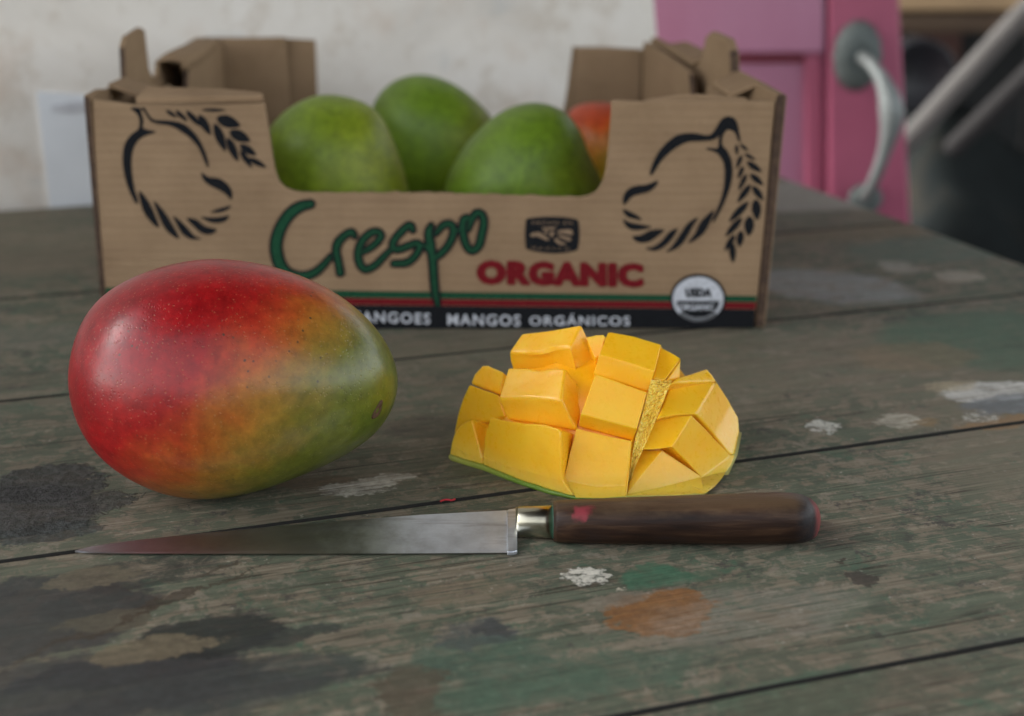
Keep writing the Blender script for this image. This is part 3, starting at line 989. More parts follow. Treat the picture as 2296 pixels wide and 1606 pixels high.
        for ci, (fx, fy) in enumerate(copies):      # heavy strokes: the outline spread outwards
            b0 = len(vs)
            for v in me.vertices:
                s = (v.co.x - xa) / (xb - xa)
                px = x0 + (x1 - x0) * s + fx * fat[0]
                yb = ybase0 + (ybase1 - ybase0) * s
                py = yb - (ybase0 - ycap0) * (v.co.y + off * .5) / cap + fy * fat[1]
                vs.append(onY(*m((px, py)), YF - lift - ci * 0.000004))
            fs += [tuple(b0 + i for i in p.vertices) for p in me.polygons]
        bpy.data.meshes.remove(me)
        return obj(name, vs, fs, mat, fp, fix=False)
    word('organic_lettering', 'ORGANIC', 116, 1266, 690, 712, 540, red, 0.0004, z4, 0.03, 1.12, (13, 10))
    word('caption_lettering', 'MANGOS', 765, 1305, 232, 240, 150, white, 0.0006, zT, 0.018, 1.16)
    word('caption_lettering', 'ORG\u00c1NICOS', 1372, 2115, 236, 238, 165, white, 0.0006, zT, 0.018, 1.16)
    word('caption_lettering', 'MANGOES', 40, 638, 208, 226, 128, white, 0.0006, zT, 0.018, 1.16)
    word('caption_lettering', 'ORGANIC', -640, -60, 185, 204, 108, white, 0.0006, zT, 0.018, 1.16)

    # origin badge
    bd = [(230, 250), (500, 195), (850, 170), (1150, 168), (1500, 185), (1850, 240), (1960, 290), (2005, 420), (2025, 700), (2015, 1000), (1970, 1250), (1890, 1330), (1600, 1400), (1250, 1430), (900, 1420), (500, 1360), (220, 1270), (180, 1100), (165, 800), (185, 420)]
    badge = flat('origin_badge', [[zBadge(p) for p in catmull(bd, 3)]], black, 0.0003)
    eagle = [[(340, 800), (400, 740), (520, 705), (660, 705), (780, 770), (900, 870), (990, 950), (960, 985), (850, 965), (700, 890), (560, 840), (420, 860)],
             [(730, 580), (820, 535), (1000, 535), (1220, 525), (1190, 580), (1100, 620), (900, 610)],
             [(800, 650), (900, 640), (960, 740), (930, 770), (860, 730)],
             [(1060, 680), (1150, 690), (1160, 760), (1080, 860), (1020, 850), (1010, 780)],
             [(1280, 660), (1500, 615), (1720, 615), (1800, 680), (1790, 790), (1700, 790), (1450, 745), (1290, 710)],
             [(1270, 790), (1450, 820), (1720, 900), (1740, 970), (1690, 1000), (1560, 960), (1350, 870)],
             [(1160, 930), (1260, 930), (1400, 1030), (1580, 1080), (1480, 1130), (1330, 1110), (1220, 1030)]]
    flat('eagle', [[zBadge(p) for p in catmull(e, 3)] for e in eagle], kraft, 0.00055)
    word('badge_lettering', 'HECHO EN', 400, 1790, 430, 440, 310, kraft, 0.00055, zBadge, 0.0, 1.3)
    word('badge_lettering', 'MEXICO', 390, 1700, 1290, 1330, 1190, kraft, 0.00055, zBadge, 0.0, 1.7)

    # round seal
    circ = lambda cx, cy, rx_, ry_, a0=0, a1=360, n=48: [(cx + rx_ * math.cos(R(a0 + (a1 - a0) * k / n)), cy + ry_ * math.sin(R(a0 + (a1 - a0) * k / n))) for k in range(n + (a1 - a0 < 360))]
    flat('round_seal', [[zSeal(p) for p in circ(900, 780, 715, 640)]], black, 0.0004)
    flat('seal_field', [[zSeal(p) for p in circ(900, 785, 650, 570)]], white, 0.0005)
    low = [(340, 830), (1440, 830)] + circ(900, 815, 545, 445, 0, 180, 40)[0:]
    flat('seal_lower_half', [[zSeal(p) for p in circ(900, 832, 545, 430, 0, 180, 40)]], black, 0.0006)
    flat('seal_ring', [[zSeal(p) for p in circ(900, 832, 642, 520, 40, 140, 30) + circ(900, 832, 560, 440, 40, 140, 30)[::-1]]], greyink, 0.00055)
    word('seal_lettering', 'USDA', 590, 1235, 725, 725, 515, black, 0.0006, zSeal, 0.02, 1.1, (16, 12))
    word('seal_lettering', 'ORGANIC', 410, 1310, 1065, 1065, 905, white, 0.0007, zSeal, 0.03, 1.0)

    # ---- bottom
    v, f = boxv((XL + 0.006, YF + 0.012, 0.0008), (XR - 0.010, YB - 0.004, 0.0045))
    obj('bottom', v, f, card2, crate)

    def ends(o):          # the sawn-off corrugated ends
        o.data.materials.append(edge)
        for p in o.data.polygons:
            if p.normal.y < -0.7:
                p.material_index = 1
        return o

    # ---- side walls: outer wall, inner wall, roll-over caps, stacking tabs
    def side(name, prof, xa, xb, th, mat, ya, yb):
        """prof: (Y,z) outline; the wall runs from x=xa at ya to x=xb at yb"""
        poly = [Vector((xa + (xb - xa) * (y - ya) / (yb - ya), y, z)) for y, z in prof]
        v, f = prism(poly, (th, 0, 0))
        return bevel(ends(obj(name, v, f, mat, crate)), 0.0007, 1)
    # left
    lo = [(YF + .0003, .0008), (YF + .0003, .119), (.786, .119), (.800, .117), (.840, .115), (.842, .134), (.850, .1385), (.882, .1400), (.890, .138), (.894, .116), (.902, .110), (.918, .109), (.926, .1165), (1.052, .1172), (1.052, .0008)]
    side('side_panel', lo, -0.2055, -0.2060, -0.0036, card2, YF, YB)
    li = [(.800, .005), (.800, .109), (.870, .110), (.876, .106), (.890, .098), (.908, .094), (.918, .100), (.926, .114), (.960, .112), (1.03, .114), (1.045, .114), (1.045, .005)]
    side('inner_side_panel', li, XL + 0.010, XL + 0.006, CB, card2, YF, YB)
    poly = [(-.2058, .800, .1178), (XL + .0125, .803, .1108), (XL + .0120, .836, .1108), (-.2058, .836, .1168)]
    v, f = prism(poly, (0, 0, 0.0024))
    bevel(obj('roll_over_cap', v, f, card, crate), .0008, 2)
    # a rolled flap curling over the wall near the back corner
    v, f = [], []
    n_, ns_ = 10, 10
    for i in range(n_ + 1):
        y = .905 + .118 * i / n_
        for k in range(ns_ + 1):
            a_ = math.pi * (k / ns_)
            rr_ = 0.0075 + 0.0015 * math.sin(i * .5)
            v.append((XL + .004 + rr_ * 1.15 * math.cos(a_), y, .1175 + rr_ * .45 * math.sin(a_) - (.004 if k == 0 else 0)))
    for i in range(n_):
        for k in range(ns_):
            a_ = i * (ns_ + 1) + k
            f.append((a_, a_ + 1, a_ + ns_ + 2, a_ + ns_ + 1))
    ro = obj('rolled_flap', v, f, card2, crate, True)
    so = ro.modifiers.new('thick', 'SOLIDIFY')
    so.thickness = 0.0022
    # right
    ro_ = [(YF + .0003, .0008), (YF + .0003, .06), (YF + .0003, .119), (.800, .120), (.826, .120), (.850, .119), (.856, .130), (.866, .1355), (.900, .1360), (.910, .132), (.916, .118), (.935, .116), (1.052, .1172), (1.052, .0008)]
    xr0, xr1 = XR + 0.002, 0.098
    # outer right wall leans outward at its top
    poly = []
    for y, z in ro_:
        s = (y - YF) / (YB - YF)
        poly.append(Vector((0.1242 + (xr1 - xr0) * s + 0.0052 * z / 0.119 * (1 - .5 * s), y, z)))
    v, f = prism(poly, (0.0050, 0, 0))
    bevel(ends(obj('side_panel', v, f, card2, crate)), 0.0007, 1)
    ri = [(.800, .005), (.800, .110), (.852, .111), (.858, .106), (.866, .096), (.880, .094), (.892, .100), (.900, .113), (.97, .115), (1.045, .115), (1.045, .005)]
    side('inner_side_panel', ri, xr0 - 0.0145, xr1 - 0.009, -CB, card2, YF, YB)
    q0 = xr0 - .0185
    poly = [(q0 - .002, .808, .1112), (q0 + .0130, .802, .1186), (q0 + .0085, .848, .1184), (q0 - .006, .850, .1118)]
    v, f = prism(poly, (0, 0, 0.0024))
    bevel(obj('roll_over_cap', v, f, card, crate), .0008, 2)
    poly = [(q0 - .010, .922, .1145), (q0 + .006, .920, .1172), (q0 - .004, 1.0, .1176), (q0 - .018, 1.0, .1155)]
    v, f = prism(poly, (0, 0, 0.0026))
    bevel(obj('roll_over_cap', v, f, card, crate), .0008, 2)

    # ---- front corner layers
    G = lambda p, m, dy: onY(*m(p), YF + dy)
    poly = [F((300, 237)), F((589, 231.5)), G((588, 222), idz, .010), G((500, 214), idz, .016), G((330, 208), idz, .016)]
    poly = [Vector((p.x, max(p.y, YF + CB + 0.0004), p.z)) for p in poly]
    v, f = prism(poly, (0, 0, 0.0034))
    bevel(obj('folded_flap', v, f, card, crate), .0008, 2)
    zr = lambda p: zR(p)
    poly = [G((700, 640), zR, .006), G((880, 612), zR, .006), G((1080, 596), zR, .006), G((1480, 626), zR, .006), G((1500, 900), zR, .006), G((700, 900), zR, .006)]
    v, f = prism(poly, (0, .0034, 0))
    bevel(obj('front_liner', v, f, card, crate), .0006, 1)
    poly = [Vector((XL + .003, YF + .0042, .004)), Vector((XL + .070, YF + .0042, .004)), Vector((XL + .070, YF + .0042, .110)), Vector((XL + .003, YF + .0042, .1135))]
    v, f = prism(poly, (0, .0034, 0))
    obj('front_liner', v, f, card, crate)

    # ---- back panel: two layers with a wide cut-out
    Bk = lambda x, y, o=0.0: onY(x, y, YB - o)
    outb = [Vector((XL + .001, YB, .0008)), Vector((XL + .001, YB, .1165)), Bk(640, 87), Bk(706, 91), Bk(712, 250)]
    cz = 0.052
    for k in range(5):
        a_ = R(90 * k / 4)
        outb.append(Vector((Bk(714, 250).x + .02 * (1 - math.cos(a_)), YB, cz + .02 - .02 * math.sin(a_))))
    for k in range(5):
        a_ = R(90 - 90 * k / 4)
        outb.append(Vector((Bk(1266, 250).x - .02 * (1 - math.cos(a_)), YB, cz + .02 - .02 * math.sin(a_))))
    outb += [Bk(1272, 200), Bk(1284, 106), Bk(1360, 107), Bk(1452, 112), Vector((0.104, YB, .113)), Vector((0.104, YB, .0008))]
    v, f = prism(outb, (0, CB, 0))
    obj('back_panel', v, f, card2, crate)
    poly = [Bk(502, 86, .006), Bk(640, 84, .006), Bk(664, 420, .006), Bk(500, 420, .006)]
    v, f = prism(poly, (0, .0035, 0))
    bevel(obj('back_liner', v, f, card2, crate), .0006, 1)
    poly = [Bk(1296, 107, .006), Bk(1440, 112, .006), Bk(1432, 420, .006), Bk(1270, 420, .006)]
    v, f = prism(poly, (0, .0035, 0))
    bevel(obj('back_liner', v, f, card2, crate), .0006, 1)
    return crate


# ------------------------------------------------------------------ mangoes
def mango_skin(name, ax, a, b, stops, speck=1.0, bloom=0.25, rgh=0.28, spec=0.42, g=(0.75, -0.40), nz=0.26, gz=0.0, darkdots=1.0, bcol=(0.40, 0.36, 0.29)):
    """ax: (right, up) axes in object space; a, b half sizes"""
    t = NT(name)
    co = t.objco()
    u = t.vmath('DOT_PRODUCT', co, tuple(ax[0] / a))
    v = t.vmath('DOT_PRODUCT', co, tuple(ax[1] / b))
    n = t.noise(co, 24, 6, 0.6, 0.4)
    n2 = t.noise(co, 75, 5, 0.6)
    k = t.math('ADD', t.math('MULTIPLY', u, g[0]), t.math('MULTIPLY', v, g[1]))
    k = t.math('ADD', k, t.math('MULTIPLY_ADD', t.math('SUBTRACT', n, 0.5), nz * 2.2, gz))
    k = t.math('ADD', k, t.math('MULTIPLY', t.math('SUBTRACT', n2, 0.5), nz * .5))
    f = t.math('MULTIPLY_ADD', k, 0.5, 0.5)
    c = t.ramp(f, [((p + 1) / 2, col) for p, col in stops])
    # fine mottling
    mo = t.noise(co, 210, 6, 0.7)
    c = t.mix(1.0, c, t.ramp(mo, [(0.30, (0.72, 0.72, 0.72)), (0.70, (1.36, 1.34, 1.30))]), 'MULTIPLY')
    mo2 = t.noise(t.mapping(co, loc=(7, 1, 3)), 48, 6, 0.7)
    c = t.mix(1.0, c, t.ramp(mo2, [(0.32, (0.80, 0.84, 0.85)), (0.68, (1.14, 1.12, 1.1))]), 'MULTIPLY')
    # lenticels: pale freckles, and small dark ones in patches
    warp = t.vmath('ADD', co, t.vmath('MULTIPLY', t.vmath('SUBTRACT', t.noisec(co, 120, 2), (.5, .5, .5)), (.002, .002, .002)))
    vo = t.vor(warp, 640)
    dot = t.smooth(vo.outputs['Distance'], 0.30, 0.10)
    rnd = t.n.new('ShaderNodeSeparateColor')
    t.link(vo.outputs['Color'], rnd.inputs[0])
    keep = t.smooth(rnd.outputs[0], 0.30, 0.55)
    c = t.mix(t.math('MULTIPLY', t.math('MULTIPLY', dot, keep), 0.26 * speck), c, t.mix(0.5, c, (0.56, 0.34, 0.13)))
    vo2 = t.vor(warp, 300)
    dot2 = t.smooth(vo2.outputs['Distance'], 0.20, 0.09)
    rnd2 = t.n.new('ShaderNodeSeparateColor')
    t.link(vo2.outputs['Color'], rnd2.inputs[0])
    patch = t.math('MULTIPLY', t.smooth(t.noise(co, 30, 3), 0.48, 0.62), t.smooth(rnd2.outputs[1], 0.45, 0.6))
    c = t.mix(t.math('MULTIPLY', t.math('MULTIPLY', dot2, patch), 0.75 * darkdots), c, (0.05, 0.035, 0.02))
    # waxy bloom in soft patches
    c = t.mix(t.math('MULTIPLY', t.smooth(t.noise(t.mapping(co, loc=(2, 5, 1)), 20, 4, 0.6), 0.50, 0.72), bloom), c, tuple(bcol))
    t.set(Base_Color=c, Roughness=t.math('ADD', rgh, t.math('MULTIPLY', n2, 0.18)), Specular_IOR_Level=spec)
    t.set(Subsurface_Weight=0.06, Subsurface_Radius=(0.003, 0.0015, 0.0008), Subsurface_Scale=1.0)
    h = t.math('ADD', t.math('MULTIPLY', t.noise(co, 160, 3), 0.5), t.math('ADD', t.math('MULTIPLY', dot, -0.35), t.math('MULTIPLY', t.noise(co, 45, 3), 1.5)))
    t.link(t.bump(h, 0.30, 0.0005), t.b.inputs['Normal'])
    return t.m


def inflate(outline, depth, thick, nth=112, nph=40, cpx=None, wob=0.012, seed=0):
    """a full rounded fruit whose widest section follows outline (px) at the given distance"""
    n = len(outline)
    cx = sum(p[0] for p in outline) / n if cpx is None else cpx[0]
    cy = sum(p[1] for p in outline) / n if cpx is None else cpx[1]
    sm_ = catmull(outline, 10)
    pol = sorted((math.atan2(-(y - cy), x - cx), math.hypot(x - cx, y - cy)) for x, y in sm_)

    def rad(a):
        pl = [(pol[-1][0] - 2 * math.pi, pol[-1][1])] + pol + [(pol[0][0] + 2 * math.pi, pol[0][1])]
        for (a0, r0), (a1, r1) in zip(pl, pl[1:]):
            if a0 <= a <= a1:
                return r0 + (r1 - r0) * (a - a0) / max(a1 - a0, 1e-9)
        return pol[0][1]
    rr = [rad(-math.pi + 2 * math.pi * k / nth) for k in range(nth)]
    for _ in range(6):
        rr = [(rr[k - 1] + 2 * rr[k] + rr[(k + 1) % nth]) / 4 for k in range(nth)]
    d = ray(cx, cy)
    Cc = CAM + d * depth
    fw = d.normalized()
    rt = fw.cross(Vector((0, 0, 1))).normalized()
    up = rt.cross(fw).normalized()
    s = depth / FPX
    v, f = [], []
    v.append(Cc - fw * thick)
    for i in range(1, nph):
        ph = -math.pi / 2 + math.pi * i / nph
        for k in range(nth):
            th = -math.pi + 2 * math.pi * k / nth
            p = (rt * math.cos(th) + up * math.sin(th)) * rr[k] * s * (math.cos(ph) ** 0.97) + fw * thick * math.sin(ph)
            w = 1 + wob * mnoise.noise(p * 26 + Vector((seed, 0, 0))) * abs(math.sin(ph)) ** .5
            v.append(Cc + p * w)
    v.append(Cc + fw * thick)
    for k in range(nth):
        f.append((0, 1 + (k + 1) % nth, 1 + k))
        L = 1 + (nph - 2) * nth
        f.append((len(v) - 1, L + k, L + (k + 1) % nth))
    for i in range(nph - 2):
        for k in range(nth):
            a_ = 1 + i * nth + k
            b_ = 1 + i * nth + (k + 1) % nth
            f.append((a_, b_, b_ + nth, a_ + nth))
    return v, f, Cc, rt, up, s


HERO = [(165, 850), (172, 790), (193, 725), (235, 662), (310, 616), (400, 589), (480, 580), (560, 588), (650, 612), (740, 655), (800, 700), (850, 755), (883, 815), (895, 870), (883, 925), (842, 985), (765, 1034), (680, 1068), (600, 1094), (520, 1110), (440, 1113), (360, 1097), (285, 1058), (222, 1003), (183, 935)]


def build_hero():
    lo, hi = 0.50, 0.75
    for _ in range(24):           # slide it along the line of sight until it rests on the bench
        mid = (lo + hi) / 2
        v, f, Cc, rt, up, s = inflate(HERO, mid, 0.043, 40, 16)
        if min(p.z for p in v) > 0.0006:
            lo = mid
        else:
            hi = mid
    v, f, Cc, rt, up, s = inflate(HERO, lo, 0.043)
    stops = [(-0.75, (0.23, 0.006, 0.010)), (-0.48, (0.26, 0.004, 0.006)), (-0.30, (0.30, 0.010, 0.009)), (-0.16, (0.34, 0.036, 0.012)), (-0.04, (0.35, 0.085, 0.014)), (0.08, (0.32, 0.135, 0.020)), (0.18, (0.235, 0.150, 0.020)), (0.30, (0.130, 0.138, 0.014)), (0.60, (0.085, 0.115, 0.012))]
    m = mango_skin('ripe_mango_skin', (rt, up), 365 * s, 266 * s, stops, 1.0, 0.10, g=(0.58, -0.40), nz=0.23, gz=-0.10, rgh=0.22, spec=0.50, darkdots=1.1)
    e = empty('mango', (Cc.x, Cc.y, 0.0), 'large ripe red and green mango lying on the workbench beside the knife', 'mango', 'mangoes')
    sk = obj('skin', v, f, m, e, True, loc=Cc)
    # stem scar
    dv = ray(850, 925)
    best = None
    for p in v:
        q = p - CAM
        t_ = q.dot(dv) / dv.dot(dv)
        r_ = (q - dv * t_).length
        if r_ < 0.002 and (best is None or t_ < best[0]):
            best = (t_, p)
    P = best[1]
    nv = min(sk.data.vertices, key=lambda q: (q.co - (P - Cc)).length)
    nrm = nv.normal.copy()
    if nrm.dot(P - Cc) < 0:
        nrm = -nrm
    a1 = (up * 0.85 + rt * 0.45)
    a1 = (a1 - nrm * a1.dot(nrm)).normalized()
    a2 = nrm.cross(a1)
    v2, f2 = [], []
    prof = [(1.0, -0.0009), (0.92, 0.0000), (0.72, 0.0004), (0.55, 0.0001), (0.2, -0.0001)]
    for r_, h_ in prof:
        for k in range(20):
            a_ = 2 * math.pi * k / 20
            w_ = 1 + .12 * math.sin(3 * a_ + 1)
            v2.append(P + a1 * math.cos(a_) * 0.0040 * r_ * w_ + a2 * math.sin(a_) * 0.0022 * r_ * w_ + nrm * h_)
    for i in range(len(prof) - 1):
        for k in range(20):
            f2.append((i * 20 + k, i * 20 + (k + 1) % 20, (i + 1) * 20 + (k + 1) % 20, (i + 1) * 20 + k))
    f2.append(tuple((len(prof) - 1) * 20 + k for k in range(20)))
    obj('stem_scar', v2, f2, simple('scar_cork', (0.085, 0.040, 0.016), 0.8, 0.5, 700, 0, 0.0006), e, True)
    return Cc


def build_crate_mangoes():
    GREEN = [(-0.9, (0.143, 0.208, 0.020)), (-0.3, (0.149, 0.225, 0.012)), (0.1, (0.172, 0.231, 0.011)), (0.5, (0.199, 0.225, 0.012)), (0.9, (0.229, 0.225, 0.017))]
    GREEN2 = [(-0.9, (0.136, 0.203, 0.026)), (-0.3, (0.119, 0.203, 0.012)), (0.1, (0.126, 0.213, 0.010)), (0.5, (0.183, 0.225, 0.013)), (0.9, (0.206, 0.218, 0.017))]
    REDO = [(-0.8, (0.456, 0.044, 0.013)), (-0.35, (0.465, 0.063, 0.013)), (-0.05, (0.456, 0.165, 0.013)), (0.25, (0.357, 0.240, 0.015)), (0.6, (0.168, 0.213, 0.015))]
    specs = [
        ([(105, 420), (125, 365), (170, 310), (240, 255), (330, 203), (430, 174), (530, 176), (640, 200), (735, 245), (800, 312), (850, 420), (900, 560), (945, 720), (965, 880), (930, 1040), (840, 1150), (690, 1210), (520, 1220), (370, 1170), (250, 1060), (165, 900), (120, 720), (102, 560)], 0.852, 0.040, GREEN, 'yellowish green mango at the front of the crate under the printed emblem', (0.5, 0.0), 0.55, 1),
        ([(735, 260), (760, 195), (810, 135), (880, 85), (960, 58), (1040, 52), (1130, 68), (1250, 120), (1350, 195), (1440, 285), (1510, 390), (1555, 520), (1560, 660), (1510, 800), (1400, 920), (1240, 980), (1080, 980), (940, 910), (840, 790), (780, 640), (745, 480), (730, 350)], 0.985, 0.040, GREEN2, 'tallest smooth green mango standing at the back of the crate', (0.6, -0.2), 0.50, 2),
        ([(1160, 800), (1185, 690), (1225, 600), (1290, 495), (1380, 390), (1480, 303), (1580, 248), (1680, 223), (1780, 226), (1880, 262), (1955, 330), (2010, 430), (2050, 540), (2105, 640), (2145, 740), (2160, 860), (2120, 1000), (2010, 1110), (1850, 1180), (1650, 1190), (1440, 1150), (1280, 1060), (1185, 930)], 0.868, 0.042, GREEN2, 'darker green mango with a grey waxy bloom at the front of the crate', (0.4, -0.3), 0.65, 3),
        ([(1905, 330), (1925, 270), (1980, 235), (2060, 222), (2150, 220), (2260, 240), (2350, 300), (2410, 400), (2430, 540), (2410, 700), (2340, 830), (2220, 900), (2090, 890), (1990, 800), (1930, 660), (1900, 480)], 0.975, 0.036, REDO, 'red orange mango half hidden in the back corner of the crate', (0.15, -0.62), 0.05, 4)]
    for pl, dep, th, stops, label, g, bloom, sd in specs:
        v, f, Cc, rt, up, s = inflate([zG(p) for p in pl], dep, th, 96, 32, seed=sd * 9.0)
        zmin = min(p.z for p in v)
        fl = 0.0052
        zc = Cc.z
        for p in v:
            if p.z < zc:
                p.z = zc - (zc - p.z) * (zc - fl) / (zc - zmin)
        xs = [zG(p)[0] for p in pl]
        ys = [zG(p)[1] for p in pl]
        m = mango_skin('crate_mango_skin', (rt, up), (max(xs) - min(xs)) / 2 * s, (max(ys) - min(ys)) / 2 * s, stops, 0.5, bloom, g=g, nz=0.40, darkdots=0.9, rgh=0.36, spec=0.40, bcol=(0.25, 0.34, 0.20))
        o = obj('mango', v, f, m, None, True, loc=(Cc.x, Cc.y, fl))
        # texture axes are measured from the base, so recentre the colour field
        for nd in m.node_tree.nodes:
            if nd.type == 'TEX_COORD':
                mp_ = m.node_tree.nodes.new('ShaderNodeMapping')
                mp_.inputs[1].default_value = (0, 0, -(Cc.z - fl))
                outs = [l.to_socket for l in m.node_tree.links if l.from_socket == nd.outputs['Object']]
                m.node_tree.links.new(nd.outputs['Object'], mp_.inputs[0])
                for so in outs:
                    m.node_tree.links.new(mp_.outputs[0], so)
        tag(o, label, 'mango', 'mangoes')


# ------------------------------------------------------------------ the scored and opened mango half
EC = Vector((0.0350, 0.5870, 0.0))
ER = (0.0560, 0.0440, 0.0560)


def hull(px, py, s):
    """where the line of sight meets the domed envelope of the opened half"""
    d = ray(px, py)
    q = Vector(((CAM.x - EC.x) / (ER[0] * s), (CAM.y - EC.y) / (ER[1] * s), (CAM.z - EC.z) / (ER[2] * s)))
    e = Vector((d.x / (ER[0] * s), d.y / (ER[1] * s), d.z / (ER[2] * s)))
    a, b, c = e.dot(e), 2 * q.dot(e), q.dot(q) - 1
    disc = b * b - 4 * a * c
    t = (-b - math.sqrt(disc)) / (2 * a) if disc > 0 else -b / (2 * a)
    p = CAM + d * t
    return p


def flesh_material(name='mango_flesh', lo=(0.99, 0.475, 0.008), hi=(1.0, 0.56, 0.024), sss=0.34):
    t = NT(name)
    co = t.objco()
    n = t.noise(co, 55, 5, 0.6)
    n2 = t.noise(co, 420, 5, 0.65)
    n3 = t.noise(t.mapping(co, scale=(90, 260, 700)), 1.0, 4, 0.6)
    c = t.ramp(n, [(0.3, lo), (0.7, hi)])
    c = t.mix(t.math('MULTIPLY', t.smooth(n2, 0.60, 0.72), 0.14), c, (0.97, 0.70, 0.20))
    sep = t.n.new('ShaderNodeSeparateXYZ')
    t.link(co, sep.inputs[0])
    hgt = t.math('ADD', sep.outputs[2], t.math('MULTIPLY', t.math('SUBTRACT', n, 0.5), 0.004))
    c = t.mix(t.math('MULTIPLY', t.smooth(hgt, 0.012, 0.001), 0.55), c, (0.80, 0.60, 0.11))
    t.set(Base_Color=c, Roughness=t.math('ADD', 0.14, t.math('MULTIPLY', n2, 0.32)), Specular_IOR_Level=0.5)
    t.set(Subsurface_Weight=sss, Subsurface_Radius=(0.010, 0.0040, 0.0006), Subsurface_Scale=0.4)
    h = t.math('ADD', t.math('MULTIPLY', n2, 0.8), t.math('ADD', t.math('MULTIPLY', n3, 0.5), t.math('MULTIPLY', n, 1.6)))
    t.link(t.bump(h, 0.12, 0.0005), t.b.inputs['Normal'])
    return t.m


